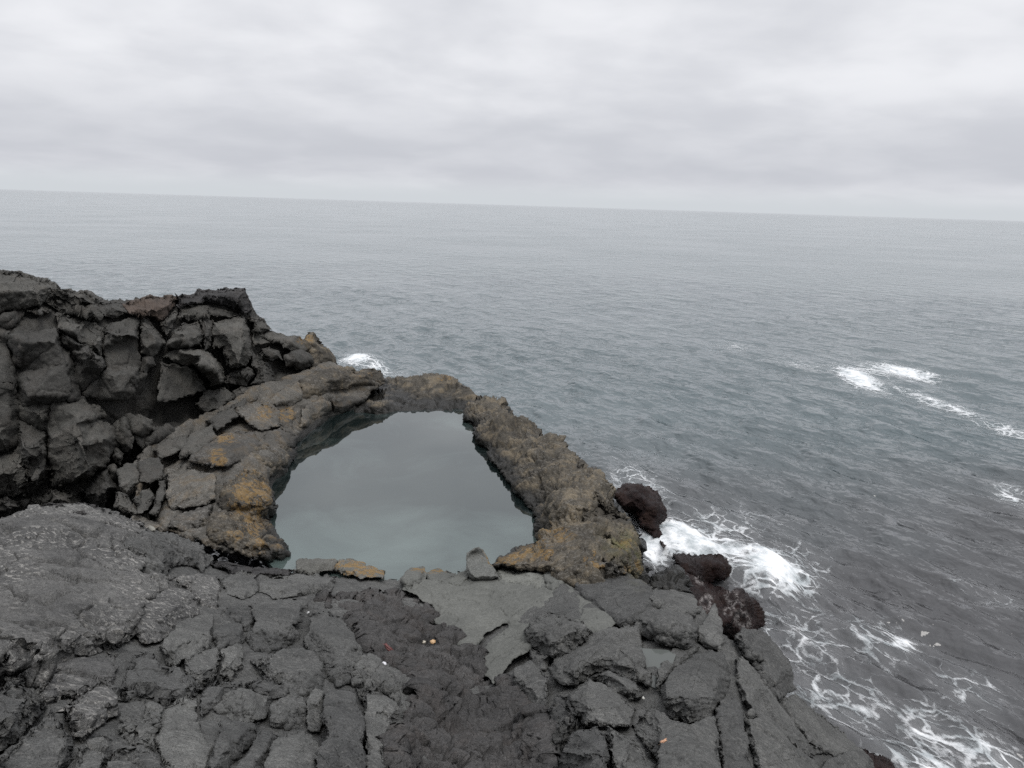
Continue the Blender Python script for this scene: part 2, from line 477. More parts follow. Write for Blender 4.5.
def rock_mat(name, dark, light, ochre=(0.15, 0.095, 0.036), pits=0.6, pit_scale=26.0, flecks=0.0, fleck_col=(0.32, 0.31, 0.29), rough=0.9, wet=None,
             bump=0.7, brown=None, brown_amt=0.0, grain=1.0, moss_col=(0.075, 0.075, 0.022), barn=False, spec=0.25):
    m, nt, b, out = nodes_of(name)
    k = NB(nt)
    pos = k.n('ShaderNodeNewGeometry').outputs['Position']
    big = k.ramp(k.noise(pos, 1.3, 5, 0.6), 0.32, 0.68)
    mid = k.ramp(k.noise(pos, 9.0, 5, 0.65), 0.3, 0.7)
    c = k.mix(k.math('ADD', k.math('MULTIPLY', big, 0.55), k.math('MULTIPLY', mid, 0.45)), dark, light)
    if brown is not None:
        c = k.mix(k.math('MULTIPLY', k.ramp(k.noise(pos, 2.6, 8, 0.72, 0.4), 0.47, 0.62), brown_amt), c, brown)
    rnd = k.n('ShaderNodeObjectInfo').outputs['Random']
    c = k.mix(1.0, c, k.mix(rnd, (0.76, 0.76, 0.77), (1.24, 1.235, 1.22)), 'MULTIPLY')
    spk = k.ramp(k.noise(pos, 38.0, 2, 0.5), 0.35, 0.65)
    c = k.mix(1.0, c, k.mix(spk, (0.88, 0.88, 0.88), (1.12, 1.12, 1.12)), 'MULTIPLY')
    fine = k.noise(pos, 90.0, 3, 0.75)
    c = k.mix(1.0, c, k.mix(k.ramp(fine, 0.25, 0.75, False), (1 - 0.55 * grain,) * 3, (1 + 0.55 * grain,) * 3), 'MULTIPLY')
    # stains
    att = k.n('ShaderNodeAttribute', attribute_name='ochre').outputs['Fac']
    s = k.math('MULTIPLY', att, k.ramp(k.noise(pos, 7.0, 9, 0.78), 0.40, 0.60))
    c = k.mix(k.math('MULTIPLY', k.ramp(s, 0.2, 0.42), 0.8), c, k.mix(k.noise(pos, 22, 4, 0.7), tuple(v * 0.45 for v in ochre), tuple(v * 1.4 for v in ochre)))
    am = k.n('ShaderNodeAttribute', attribute_name='moss').outputs['Fac']
    c = k.mix(k.math('MULTIPLY', am, k.ramp(k.noise(pos, 5.0, 6, 0.7), 0.38, 0.62)), c, moss_col)
    if flecks > 0:
        nz = k.n('ShaderNodeVectorMath', operation='MULTIPLY'); k.link(pos, nz.inputs[0]); nz.inputs[1].default_value = (0.8, 1.6, 1.4)
        fl = k.math('MULTIPLY', k.ramp(k.noise(nz.outputs[0], 22.0, 3, 0.72), 0.52, 0.64), k.ramp(k.noise(pos, 0.9, 3, 0.5), 0.36, 0.55))
        c = k.mix(k.math('MULTIPLY', fl, flecks), c, fleck_col)
    if barn:
        ab = k.n('ShaderNodeAttribute', attribute_name='barnacle').outputs['Fac']
        c = k.mix(k.math('MULTIPLY', ab, k.ramp(k.noise(pos, 14, 4, 0.7), 0.40, 0.56)), c, (0.17, 0.155, 0.15))
    pit = k.math('MULTIPLY', k.ramp(k.voro(pos, pit_scale), 0.26, 0.10), k.ramp(k.noise(pos, 5.0, 3, 0.6), 0.40, 0.58))
    pit2 = k.math('MULTIPLY', k.ramp(k.voro(pos, pit_scale * 2.7), 0.28, 0.1), k.ramp(k.noise(pos, 3.1, 3, 0.6), 0.36, 0.6))
    pp = k.math('MULTIPLY', k.math('MAXIMUM', pit, k.math('MULTIPLY', pit2, 0.7)), pits)
    r_ = rough
    if wet is not None:
        sep = k.n('ShaderNodeSeparateXYZ'); k.link(pos, sep.inputs[0])
        zz = k.math('ADD', sep.outputs[2], k.math('MULTIPLY', k.math('SUBTRACT', k.noise(pos, 3.0, 4), 0.5), 0.22))
        wv = k.ramp(zz, wet + 0.10, wet - 0.02)
        c = k.mix(wv, c, (0.011, 0.0105, 0.009))
        r_ = k.math('SUBTRACT', rough, k.math('MULTIPLY', wv, rough - 0.35))
    k.val(b.inputs['Base Color'], c)
    k.val(b.inputs['Roughness'], r_)
    b.inputs['Specular IOR Level'].default_value = spec
    h = k.math('ADD', k.math('MULTIPLY', k.noise(pos, 24, 5, 0.68), 0.9), k.math('MULTIPLY', fine, 0.35))
    h = k.math('SUBTRACT', h, k.math('MULTIPLY', pp, 0.8))
    bp = k.n('ShaderNodeBump'); bp.inputs['Strength'].default_value = bump; bp.inputs['Distance'].default_value = 0.05
    k.link(h, bp.inputs['Height']); k.link(bp.outputs[0], b.inputs['Normal'])
    return m

M_FLOW = rock_mat('dark_lava_flow', (0.040, 0.040, 0.040), (0.090, 0.089, 0.086), flecks=0.55, pits=0.7)
M_BLOCK = rock_mat('grey_basalt', (0.040, 0.0405, 0.0395), (0.090, 0.0905, 0.087), pits=0.9, flecks=0.15, wet=0.55)
M_PIT = rock_mat('pitted_basalt', (0.040, 0.0405, 0.0395), (0.088, 0.0885, 0.085), pits=1.0, pit_scale=24, flecks=0.1)
M_SLAB = rock_mat('pale_basalt', (0.070, 0.072, 0.066), (0.108, 0.110, 0.101), pits=0.35, grain=0.5, bump=0.35)
M_CLIFF = rock_mat('cliff_basalt', (0.030, 0.0295, 0.027), (0.072, 0.070, 0.064), pits=0.5, brown=(0.050, 0.044, 0.038), brown_amt=0.4)
M_CLINK = rock_mat('clinker', (0.024, 0.0235, 0.0235), (0.060, 0.058, 0.057), pits=0.9, brown=(0.036, 0.030, 0.027), brown_amt=0.4)
M_BANK = rock_mat('bank_basalt', (0.040, 0.038, 0.034), (0.090, 0.085, 0.076), pits=0.4, brown=(0.085, 0.058, 0.028), brown_amt=0.4, wet=POOL_Z + 0.12, flecks=0.25)
M_LEDGE = rock_mat('ledge_basalt', (0.050, 0.050, 0.045), (0.100, 0.099, 0.090), pits=0.5, flecks=0.1, ochre=(0.19, 0.12, 0.045))
M_RIM = rock_mat('crusted_lava', (0.020, 0.018, 0.015), (0.070, 0.062, 0.049), pits=0.9, brown=(0.125, 0.102, 0.070), brown_amt=0.65, wet=POOL_Z + 0.14, flecks=0.2, bump=0.5)
M_WEED = rock_mat('weedy_rock', (0.006, 0.0035, 0.0035), (0.017, 0.008, 0.007), pits=0.5, rough=0.5, bump=0.8, brown=(0.020, 0.011, 0.007), brown_amt=0.4, barn=True, spec=0.12)


# ------------------------------------------------------------------ ground under everything (lava bedrock)
ground = rock('lava_ground', GROUND, [(-160,520),(0,518),(30,507),(75,505),(110,512),(146,526),(170,536),(205,553),(215,565),(260,569),(300,573),(330,578),
    (400,578),(450,575),(500,571),(545,579),(590,574),(640,586),(690,600),(735,645),(770,690),(845,752),(890,790),(900,1000),(-160,1000)],
    M_BLOCK, rel_block, lift=-0.03, step=1.6, thick=2.6, round_px=6, round_m=0.2, wob=2.5, inset=0.05)
tag(ground, kind='structure')

def block(poly, front=8, pts=(), mat=None, rel=rel_block, name='block', parent=None, k=1.5, label=None, cat=None, group=None, field=GROUND, **kw):
    cx = sum(p[0] for p in poly) / len(poly); cy = sum(p[1] for p in poly) / len(poly)
    t = float(field(np.array([cx]), np.array([cy]))[0])
    kw.setdefault('rise', front * t / FOC * k)
    kw.setdefault('round_px', 2.5); kw.setdefault('round_m', 0.02); kw.setdefault('thick', 0.55); kw.setdefault('jit', 0.07); kw.setdefault('wob', 1.5); kw.setdefault('step', 0.75 if field is GROUND else 0.9); kw.setdefault('soft', 0)
    kw.setdefault('stepy', 0.75)
    if mat is M_PIT: rel = rel_pitted
    if field is GROUND and not pts:          # a few broken planes on stones traced without inner points
        r = np.random.default_rng(int(cx * 13 + cy * 7))
        x0, x1 = min(p[0] for p in poly), max(p[0] for p in poly); y0, y1 = min(p[1] for p in poly), max(p[1] for p in poly)
        c = []
        while len(c) < 3:
            q = (r.uniform(x0, x1), r.uniform(y0, y1))
            if inside(poly, np.array([q[0]]), np.array([q[1]]))[0]: c.append((q[0], q[1], r.uniform(-0.10, 0.22) * (x1 - x0) * t / FOC))
        pts = c
    o = rock(name, field, poly, mat or M_BLOCK, rel, pts, front=front, parent=parent, **kw)
    return tag(o, label, cat, group)

def base_at(x, y, field):
    a = np.array([float(x)]); b = np.array([float(y)])
    return tuple((CAM + rays(a, b) * field(a, b)[:, None])[0])

def group_thing(name, label, cat, x, y, field, group=None):
    return empty(name, base_at(x, y, field), label, cat, group)

def keep(parent):
    """parts were built in world coordinates; keep them there under the placed empty"""
    for c in parent.children:
        c.matrix_parent_inverse = Matrix.Translation(-Vector(parent.location))

# ------------------------------------------------------------------ cliff on the left
cliff = group_thing('cliff', 'dark jointed basalt cliff rising left of the pool, top edge against the sea', 'cliff', 60, 490, CLIFF)
def cb(poly, pts=(), name='block', **kw):
    kw.setdefault('jit', 0.12); kw.setdefault('round_px', 4); kw.setdefault('round_m', 0.09); kw.setdefault('thick', 1.2); kw.setdefault('lift', 0.05)
    kw.setdefault('amp', 0.7); kw.setdefault('soft', 0); kw.setdefault('step', 0.9); kw.setdefault('mat', M_CLIFF)
    return rock(name, CLIFF, poly, kw.pop('mat'), rel_cliff, pts, parent=cliff, **kw)
rock('rock_face', CLIFF, [(-120,262),(-60,266),(0,270),(22,272),(37,276),(50,279),(62,288),(88,292),(107,303),(115,300),(125,302),(145,298),(176,296),(193,295),(199,290),(224,291),(246,290),
    (251,304),(262,319),(272,330),(284,337),(301,336),(320,346),(333,357),(336,367),(318,371),(300,376),(278,384),(262,396),(250,408),(220,424),(190,440),(165,462),(150,490),(125,520),(-120,535)],
    M_CLIFF, rel_cliff, pts=[(60,330,.0),(110,340,-.3),(150,400,-.4),(190,330,-.2),(190,385,-1.0),(160,410,-1.0),(130,430,-.9),(230,385,-.6),(268,375,-.9),(300,366,-.8),(40,350,.1),(60,440,.0),(20,440,-.2),(120,480,-.6),(240,310,-.1)],
    lift=-0.14, step=1.0, thick=3.0, round_px=5, round_m=0.5, parent=cliff, jit=0.15, inset=0.1)
# top edge
cb([(-60,268),(0,269),(22,271),(37,275),(50,278),(62,287),(60,295),(48,302),(40,306),(25,309),(0,313),(-60,315)], [(20,290,.5),(45,290,.35),(-20,295,.5)], thick=2.5)
cb([(0,312),(18,309),(25,312),(20,322),(8,327),(0,327),(-60,330),(-60,312)], [(5,318,.3)])
cb([(45,291),(68,289),(88,291),(100,298),(95,304),(80,303),(66,299)], [(75,294,.1),(80,300,.4)], thick=2)
cb([(26,311),(40,305),(53,310),(46,315),(34,316)], [(42,309,.15),(40,313,.45)])
cb([(44,300),(66,299),(80,304),(95,305),(103,313),(100,322),(86,318),(66,313),(54,309)], [(75,308,.15),(88,314,.35)])
cb([(90,303),(107,302),(115,299),(125,302),(128,312),(112,319),(103,316)], [(112,308,.35)])
cb([(122,303),(145,297),(165,295),(178,296),(174,310),(162,323),(148,317),(128,315)], [(150,302,.25),(150,312,.45),(166,306,.4)], thick=2, mat=rock_mat('rusty_basalt', (0.045,0.036,0.030), (0.080,0.060,0.048), pits=0.5))
cb([(160,323),(175,310),(178,316),(172,330),(166,338)], [(170,322,.2)])
cb([(176,296),(193,293),(197,289),(224,289),(246,287),(249,297),(252,312),(245,315),(225,307),(210,303),(195,303),(178,306)], [(200,295,.1),(225,294,.2),(243,292,.2),(215,298,.45),(240,303,.4)], thick=2, mat=M_CLINK)
cb([(178,307),(195,304),(210,305),(225,309),(246,315),(226,318),(212,316),(188,318),(178,318)], [(205,309,.1),(210,314,.35)])
# left columns
cb([(-60,327),(0,327),(14,328),(20,333),(8,345),(14,366),(18,400),(18,440),(8,450),(-60,455)], [(4,335,.15),(2,380,.35),(10,420,.3)])
cb([(5,333),(22,326),(33,329),(56,327),(62,345),(72,350),(77,385),(82,398),(80,402),(60,404),(22,406),(18,372),(9,346)], [(25,333,.05),(24,342,.55),(55,342,.5),(66,365,.45),(70,395,.4),(30,395,.55)])
cb([(55,312),(68,313),(88,321),(105,327),(106,336),(101,358),(88,347),(72,339),(57,329)], [(75,321,.15),(98,330,.1),(72,330,.6),(96,345,.45)])
cb([(57,329),(75,338),(88,345),(105,360),(107,366),(98,379),(82,391),(76,383),(71,350),(63,346)], [(72,342,.4),(88,352,.9),(104,366,.75),(82,372,.2)], round_px=4)
cb([(104,326),(120,319),(140,316),(139,340),(141,366),(138,381),(128,397),(100,399),(83,393),(98,379),(107,367),(102,350)], [(122,324,.1),(112,335,.45),(134,335,.5),(112,375,.6),(132,375,.45),(120,392,.5)])
cb([(140,316),(148,317),(160,330),(164,342),(160,351),(152,357),(142,354),(138,335)], [(148,327,.35),(156,342,.35),(147,348,.25)])
cb([(141,356),(155,357),(156,364),(144,376),(139,380)], [(148,362,.2)])
cb([(20,407),(50,403),(79,402),(84,404),(98,409),(101,416),(96,421),(114,430),(118,438),(115,450),(105,466),(88,478),(65,487),(52,488),(48,476),(47,430),(22,421)],
   [(40,415,.4),(75,415,.6),(90,418,.5),(50,438,.35),(76,424,.85),(82,445,1.0),(88,470,.8),(60,470,.25),(104,440,.7),(70,482,.3)], thick=1.5)
cb([(0,420),(8,421),(13,440),(8,451),(-60,455),(-60,420)], [(0,435,.5)])
cb([(20,424),(46,431),(48,477),(35,496),(30,497),(20,470),(14,452),(18,446)], [(22,446,.4),(34,450,.75),(34,480,.6),(44,460,.4)])
cb([(-60,456),(12,455),(20,447),(30,466),(33,486),(31,497),(15,498),(-60,500)], [(10,470,.35),(20,465,.5),(22,485,.4)])
cb([(-60,500),(0,498),(14,499),(25,504),(8,514),(-60,530)], [(5,501,.2),(12,505,.6)])
cb([(28,502),(50,488),(75,490),(90,504),(80,512),(40,512)], [(52,491,.2),(60,498,.6)])
cb([(80,492),(100,475),(108,468),(113,482),(120,490),(117,499),(108,511),(95,508),(84,501)], [(104,478,.4),(110,487,.85),(98,494,.5),(106,500,.5)])
cb([(106,466),(114,466),(121,478),(119,485),(112,479)], [(115,472,.3)])
cb([(117,426),(124,418),(132,438),(131,448),(125,451),(118,441)], [(124,430,.35),(127,444,.2)])
cb([(116,448),(124,455),(120,466),(112,456)], [(118,457,.3)])
cb([(128,416),(150,420),(154,432),(140,436),(132,432)], [(144,424,.35)])
cb([(134,436),(152,434),(168,424),(176,432),(158,446),(142,448)], [(155,436,.3)])
# right buttress
cb([(171,331),(182,322),(200,319),(204,335),(200,346),(180,350),(166,346)], [(186,326,.15),(182,334,.6),(198,336,.4),(185,345,.4)])
cb([(186,317),(205,312),(214,314),(213,326),(211,346),(204,352),(201,330),(198,319)], [(206,317,.15),(207,330,.25)])
cb([(213,322),(226,318),(243,315),(248,320),(251,335),(254,356),(247,366),(232,371),(224,366),(222,346),(212,349),(211,335)], [(230,322,.15),(222,333,.5),(243,326,.85),(246,345,.85),(232,350,.6),(238,364,.7)])
cb([(162,356),(175,349),(196,347),(212,352),(222,365),(228,378),(222,386),(210,387),(205,378),(194,366),(178,363)], [(182,353,.3),(200,356,.75),(214,368,.9),(220,380,.8),(200,366,.9)])
cb([(160,362),(178,364),(193,368),(204,380),(208,390),(188,398),(158,402)], [(180,372,-.2),(195,385,-.15),(170,390,-.1)])
cb([(230,371),(250,366),(257,375),(248,385),(235,386),(226,382)], [(240,374,.35),(248,376,.4)])
cb([(250,316),(262,318),(273,329),(262,334),(252,332)], [(260,323,.2),(260,329,.35)])
cb([(252,333),(264,334),(272,331),(284,336),(295,337),(310,343),(310,351),(298,351),(284,346),(270,343),(254,346)], [(270,337,.15),(290,342,.35),(278,342,.35)])
cb([(261,351),(268,345),(280,352),(283,359),(266,361),(257,357)], [(271,349,.2),(271,355,.5)])
cb([(283,356),(300,349),(312,354),(314,362),(300,369),(284,367)], [(298,354,.3),(300,362,.55)])
cb([(299,341),(306,337),(309,333),(313,332),(316,338),(321,345),(328,349),(333,355),(336,364),(325,367),(312,369),(309,354)], [(312,338,.15),(318,350,.45),(326,358,.5)], thick=1.5, mat=M_RIM)
cb([(251,347),(258,357),(268,362),(275,374),(276,382),(262,391),(250,384),(256,374),(250,366)], [(262,366,.35),(264,380,.3)])
cb([(240,386),(252,384),(262,391),(252,402),(236,404),(228,396)], [(246,392,.25)])
cb([(205,390),(226,386),(236,396),(224,412),(205,416),(194,404)], [(215,396,.25),(218,408,.2)])
keep(cliff)

# ------------------------------------------------------------------ bank between cliff and pool
bank = group_thing('rock_bank', 'low brownish lava bank with ochre patches along the left edge of the pool', 'rock bank', 215, 540, BANK)
rock('bedrock', BANK, [(130,530),(135,490),(130,465),(150,440),(190,420),(225,405),(262,385),(300,372),(330,362),(345,368),(383,372),(384,382),(372,390),(363,403),(362,408),(330,419),(305,437),(297,449),
    (290,468),(277,481),(276,500),(272,520),(278,537),(289,556),(262,562),(220,552),(200,540),(165,530),(150,530)], M_BANK, rel_bank,
    pts=[(165,465,-.5),(150,500,-.7),(190,450,-.4),(215,435,-.5),(240,412,-.5),(255,402,-.4),(155,520,-.7),(285,440,.1),(262,470,.1),(250,520,.1)], lift=-0.03, thick=2.2, round_px=6, round_m=0.15, parent=bank, inset=0.08)
def bb(poly, pts=(), front=6, name='slab', **kw):
    kw.setdefault('round_m', 0.08); kw.setdefault('amp', 0.6); kw.setdefault('mat', M_BANK)
    return block(poly, front, pts, kw.pop('mat'), kw.pop('rel', rel_bank), name, bank, 1.0, field=BANK, thick=0.9, **kw)
bb([(152,451),(165,438),(190,434),(186,448),(171,456),(160,461)], front=6, mat=M_CLIFF)
bb([(138,462),(158,459),(167,478),(152,483),(140,480)], front=7, mat=M_CLIFF)
bb([(118,470),(136,464),(139,482),(128,492),(120,486)], front=8, mat=M_CLIFF)
bb([(133,500),(140,491),(148,488),(157,497),(150,509),(138,513)], front=9, mat=M_CLIFF)
bb([(158,480),(168,479),(164,500),(157,518),(150,512),(157,497)], front=6, mat=M_CLIFF)
bb([(116,492),(128,493),(133,503),(138,514),(122,513),(112,505)], front=8, mat=M_CLIFF)
bb([(180,459),(190,433),(212,424),(216,439),(198,452)], front=5, mat=M_CLIFF)
bb([(206,420),(226,408),(246,398),(246,410),(233,420),(217,431)], front=5, mat=M_CLIFF)
bb([(166,474),(186,464),(200,470),(214,473),(216,500),(200,505),(176,511),(166,505)], [(190,475,.15)], front=12)
bb([(175,515),(190,510),(213,505),(207,525),(186,531),(166,527)], front=9)
bb([(188,462),(200,449),(226,432),(254,430),(262,446),(246,460),(226,467),(206,466)], front=9)
bb([(232,409),(258,402),(272,404),(284,411),(280,425),(262,431),(245,421)], front=7)
bb([(279,411),(288,407),(297,418),(292,429),(278,426)], front=8)
bb([(254,446),(268,430),(282,428),(294,432),(300,440),(296,448),(275,448)], front=6)
bb([(249,450),(270,446),(297,447),(296,458),(286,471),(271,478),(262,469),(252,459)], [(275,452,.05)], front=9, mat=M_RIM, rel=rel_rim)
bb([(222,484),(245,470),(260,472),(270,479),(277,500),(272,520),(248,518),(222,512)], [(248,490,.2),(266,500,.2)], front=14, mat=M_RIM, rel=rel_rim)
bb([(210,512),(225,512),(247,519),(271,521),(280,538),(289,553),(282,560),(250,557),(222,546),(203,531)], [(235,530,.15),(262,540,.2),(278,548,.15)], front=14, mat=M_RIM, rel=rel_rim)
bb([(300,408),(320,400),(331,402),(331,412),(318,418),(306,431),(300,425)], front=7)
bb([(331,400),(346,396),(361,396),(363,403),(346,411),(335,413)], front=6)
bb([(300,381),(318,370),(340,368),(358,371),(381,371),(384,381),(370,384),(345,389),(325,394),(302,401)], [(330,378,.1),(360,377,.15)], front=11, mat=M_RIM)
bb([(338,369),(352,365),(358,372),(350,379),(342,378)], front=6, mat=M_RIM)
bb([(358,371),(368,368),(381,369),(383,381),(366,383),(358,378)], front=7, mat=M_RIM)
bb([(262,405),(280,392),(300,384),(302,400),(290,406),(274,406)], front=6)
keep(bank)

# ------------------------------------------------------------------ far arch and right hand rim of the pool
arch = rock('rock_arch', ARCH, [(344,416),(348,398),(362,386),(385,380),(400,377),(420,375),(440,376),(455,380),(468,387),(475,395),(478,404),(470,410),(463,420),(450,420),(430,418),(410,417),(390,417),(370,418)],
    M_RIM, rel_rim, pts=[(400,385,.3),(430,384,.35),(455,390,.3),(430,396,.3),(400,396,.25)], thick=2.2, round_px=5, round_m=0.15, amp=0.8, inset=0.03)
tag(arch, 'low dark lumpy lava arch closing the far end of the pool', 'rock arch')

rim = group_thing('crusted_rim', 'knobbly brown crusted lava rim separating the right side of the pool from the sea', 'rock rim', 600, 590, RIM)
rock('crust', RIM, [(467,408),(472,401),(482,396),(492,397),(505,406),(515,417),(530,425),(545,436),(560,442),(575,455),(584,468),(600,473),(606,485),(612,505),(622,522),(634,545),(648,572),(655,590),(640,594),
    (600,590),(570,588),(548,572),(540,558),(543,541),(538,525),(527,507),(510,482),(496,464),(485,447),(474,430),(467,420)],
    M_RIM, rel_rim, pts=[(480,408,.1),(500,425,.15),(520,440,.15),(545,470,.2),(565,500,.2),(575,525,.2),(550,520,.1),(590,500,.2),(540,555,.2),(515,458,.0),(530,490,.0)],
    thick=2.6, round_px=8, round_m=0.15, parent=rim, amp=1.2, inset=0.03, jit=0.08)
def rb(poly, pts=(), front=8, name='knob', **kw):
    kw.setdefault('round_m', 0.3); kw.setdefault('round_px', 9); kw.setdefault('amp', 0.9); kw.setdefault('thick', 1.2); kw.setdefault('lift', 0.12)
    return block(poly, front, pts, kw.pop('mat', M_RIM), rel_rim, name, rim, 1.3, field=RIM, **kw)
rb([(588,476),(600,469),(607,480),(616,500),(626,520),(625,524),(610,514),(598,500),(585,490)], front=6, thick=2.0)
rb([(488,568),(499,557),(520,549),(538,545),(546,534),(565,519),(588,524),(602,548),(604,570),(590,578),(560,574),(530,570),(510,568)], [(520,556,.08),(545,545,.15),(566,532,.25),(590,545,.2)], front=6, lift=0.06, round_px=6, round_m=.15, amp=.4, thick=1.6)
rb([(592,522),(608,512),(622,524),(634,548),(646,574),(640,580),(624,556),(604,540)], [(612,528,.2)], front=8, thick=2.0)
rb([(545,505),(560,492),(585,490),(600,505),(596,520),(575,520),(555,525)], [(575,502,.2)], front=12)
rb([(600,577),(602,556),(615,548),(630,555),(642,568),(649,584),(640,582),(625,570),(612,564)], [(620,554,.2)], front=8, mat=M_BANK, round_m=.15)
rb([(590,566),(605,558),(620,564),(640,579),(646,590),(628,580),(610,572)], [(610,563,.2)], front=6, mat=M_BANK, round_m=.15)
rb([(648,580),(655,572),(675,568),(686,577),(692,593),(670,594),(654,592)], [(670,574,.2)], front=10, lift=0.1)
keep(rim)

# ------------------------------------------------------------------ weed covered rocks in the surf
sr = 'weedy rocks in the surf'
def sea_rock(poly, label, pts, **kw):
    return tag(rock('sea_rock', SEAROCK, poly, M_WEED, rel_weed, pts, thick=1.5, round_px=9, round_m=0.5, amp=0.9, inset=0.1, **kw), label, 'rock', sr)
sea_rock([(612,492),(626,485),(640,484),(655,493),(664,505),(668,522),(674,540),(662,545),(652,536),(640,524),(634,512),(622,508)], 'hooked dark red weedy rock beside the outer side of the knobbly rim', [(640,495,.4),(655,510,.4)])
sea_rock([(674,556),(700,556),(720,558),(735,565),(741,573),(728,578),(712,584),(695,582),(680,572)], 'low wedge of dark weedy rock nearest the white swirl of surf', [(700,563,.2),(722,568,.3)])
sea_rock([(672,571),(690,573),(710,584),(725,591),(740,590),(755,600),(763,612),(768,626),(755,635),(742,636),(722,634),(700,625),(688,605)], 'rounded dark red rock with pale barnacle rings at the foot of the grey boulders', [(700,590,.3),(740,605,.5),(730,620,.4)])
sea_rock([(835,775),(850,757),(868,750),(888,755),(906,769),(915,800),(850,810)], 'dark red weedy rock awash at the bottom edge of the picture', [(872,762,.2)])

# ------------------------------------------------------------------ left outcrop in the foreground
left = group_thing('lava_outcrop', 'broad left outcrop of flaky lava dotted with pale lichen flecks', 'outcrop', 60, 620, GROUND)
def lb(poly, front=8, pts=(), mat=M_FLOW, rel=rel_flow, **kw):
    return block(poly, front * 1.4, pts, mat, rel, 'block', left, 1.9, **kw)
rock('sheet', GROUND, [(-120,520),(0,519),(30,507),(75,503),(110,510),(146,524),(152,545),(140,572),(165,580),(180,590),(160,605),(143,622),(138,636),(124,648),(96,655),(72,660),(50,671),(42,684),(20,676),(0,690),(-120,704)],
    M_FLOW, rel_flow, pts=[(20,530,.1),(60,520,.1),(100,540,.05),(40,580,.15),(80,600,.25),(45,640,.1),(95,625,.1),(130,600,.1),(20,650,.1)], front=20, rise=0.42, thick=1.0, round_px=3, round_m=0.05, parent=left, amp=1.6, stepy=0.55)
lb([(30,508),(55,503),(85,503),(112,511),(100,520),(70,516),(45,518)], 6, mat=M_CLINK)
lb([(15,532),(50,524),(70,530),(60,540),(20,544)], 6)
lb([(28,552),(55,545),(78,554),(76,562),(50,556),(30,560)], 4)
lb([(122,545),(130,533),(150,528),(172,534),(200,546),(214,560),(204,570),(190,567),(174,565),(164,580),(148,578),(134,570),(124,560)], 14, [(155,545,.1),(190,555,.1)], mat=M_BLOCK, rel=rel_flow, amp=1.2)
lb([(-60,690),(0,687),(10,675),(25,682),(38,692),(50,706),(40,718),(20,738),(0,750),(-60,765)], 22, mat=M_BLOCK)
lb([(42,684),(60,662),(75,658),(117,654),(120,670),(113,686),(100,687),(80,697),(62,697),(50,704),(38,691)], 7)
lb([(62,716),(66,704),(80,697),(93,690),(108,684),(117,698),(118,713),(108,720),(95,733),(82,743),(74,735)], 14)
lb([(118,686),(128,664),(132,655),(148,649),(157,652),(160,665),(181,668),(205,690),(190,699),(165,703),(150,697),(120,705)], 9, mat=M_BLOCK)
lb([(120,712),(140,718),(148,704),(160,703),(162,733),(156,749),(130,746),(119,735)], 12, mat=M_BLOCK)
lb([(-60,770),(0,753),(20,739),(40,720),(52,708),(63,720),(74,740),(70,775),(50,830),(-60,830)], 26, mat=M_BLOCK)
lb([(80,748),(100,733),(118,738),(110,760),(100,790),(66,820),(72,770)], 16, mat=M_BLOCK)
lb([(100,800),(106,768),(116,746),(140,749),(156,752),(166,772),(150,830),(105,830)], 22, mat=M_BLOCK)
keep(left)

# ------------------------------------------------------------------ cracked outcrop left of centre
mid = group_thing('lava_outcrop', 'cracked grey outcrop of close fitting pitted blocks between lichen sheet and rubble hollow', 'outcrop', 230, 690, GROUND)
def mb(poly, front=8, pts=(), **kw):
    return block(poly, front * 1.4, pts, kw.pop('mat', M_BLOCK), kw.pop('rel', rel_block), 'block', mid, 1.9, **kw)
mb([(138,612),(150,600),(165,592),(185,590),(198,600),(196,615),(180,626),(160,641),(146,645),(132,636),(133,622)], 14, mat=M_FLOW)
mb([(160,648),(175,626),(190,618),(211,615),(214,635),(208,648),(190,658),(175,666),(164,662)], 11)
mb([(212,642),(214,632),(222,625),(240,624),(247,640),(240,648),(218,649)], 10)
mb([(183,660),(198,652),(216,650),(221,665),(218,678),(198,684),(184,673)], 10)
mb([(221,651),(235,645),(243,650),(244,665),(228,678),(219,675)], 10)
mb([(222,612),(255,608),(258,620),(246,632),(242,624),(222,623)], 6)
mb([(252,607),(270,600),(290,598),(308,600),(311,615),(300,621),(290,625),(300,634),(300,643),(270,656),(254,651),(244,640),(257,622)], 15, [(285,606,.05)])
mb([(249,660),(270,656),(302,645),(318,658),(327,672),(320,690),(305,697),(285,690),(264,675)], 13)
mb([(245,683),(265,675),(282,686),(288,695),(270,699),(248,691)], 7)
mb([(216,708),(225,694),(240,690),(272,698),(266,718),(246,723),(225,719)], 17)
mb([(271,706),(285,697),(304,697),(306,727),(290,731),(270,726)], 18)
mb([(306,701),(314,687),(323,690),(328,718),(320,731),(307,729)], 18)
mb([(278,735),(304,730),(320,745),(320,768),(322,830),(255,830),(264,765)], 25)
mb([(225,722),(262,723),(256,740),(241,755),(225,775),(205,790),(206,768),(215,745)], 14)
mb([(262,729),(285,738),(280,755),(264,775),(235,830),(215,800),(226,775),(246,756)], 20)
mb([(162,706),(186,694),(198,700),(196,735),(214,752),(205,775),(200,830),(160,830),(167,772),(158,746)], 6)
mb([(205,690),(220,680),(244,680),(246,692),(224,696),(214,710),(200,716),(198,700)], 7)
mb([(218,578),(240,570),(256,574),(258,590),(245,600),(225,592)], 8)
mb([(172,582),(200,574),(216,578),(222,592),(214,612),(196,604),(186,590)], 8, mat=M_FLOW)
mb([(262,580),(290,574),(318,574),(336,580),(330,592),(300,596),(272,598),(258,592)], 7)
mb([(210,562),(235,566),(268,568),(296,570),(290,576),(258,574),(230,574)], 4, mat=M_CLINK)
keep(mid)

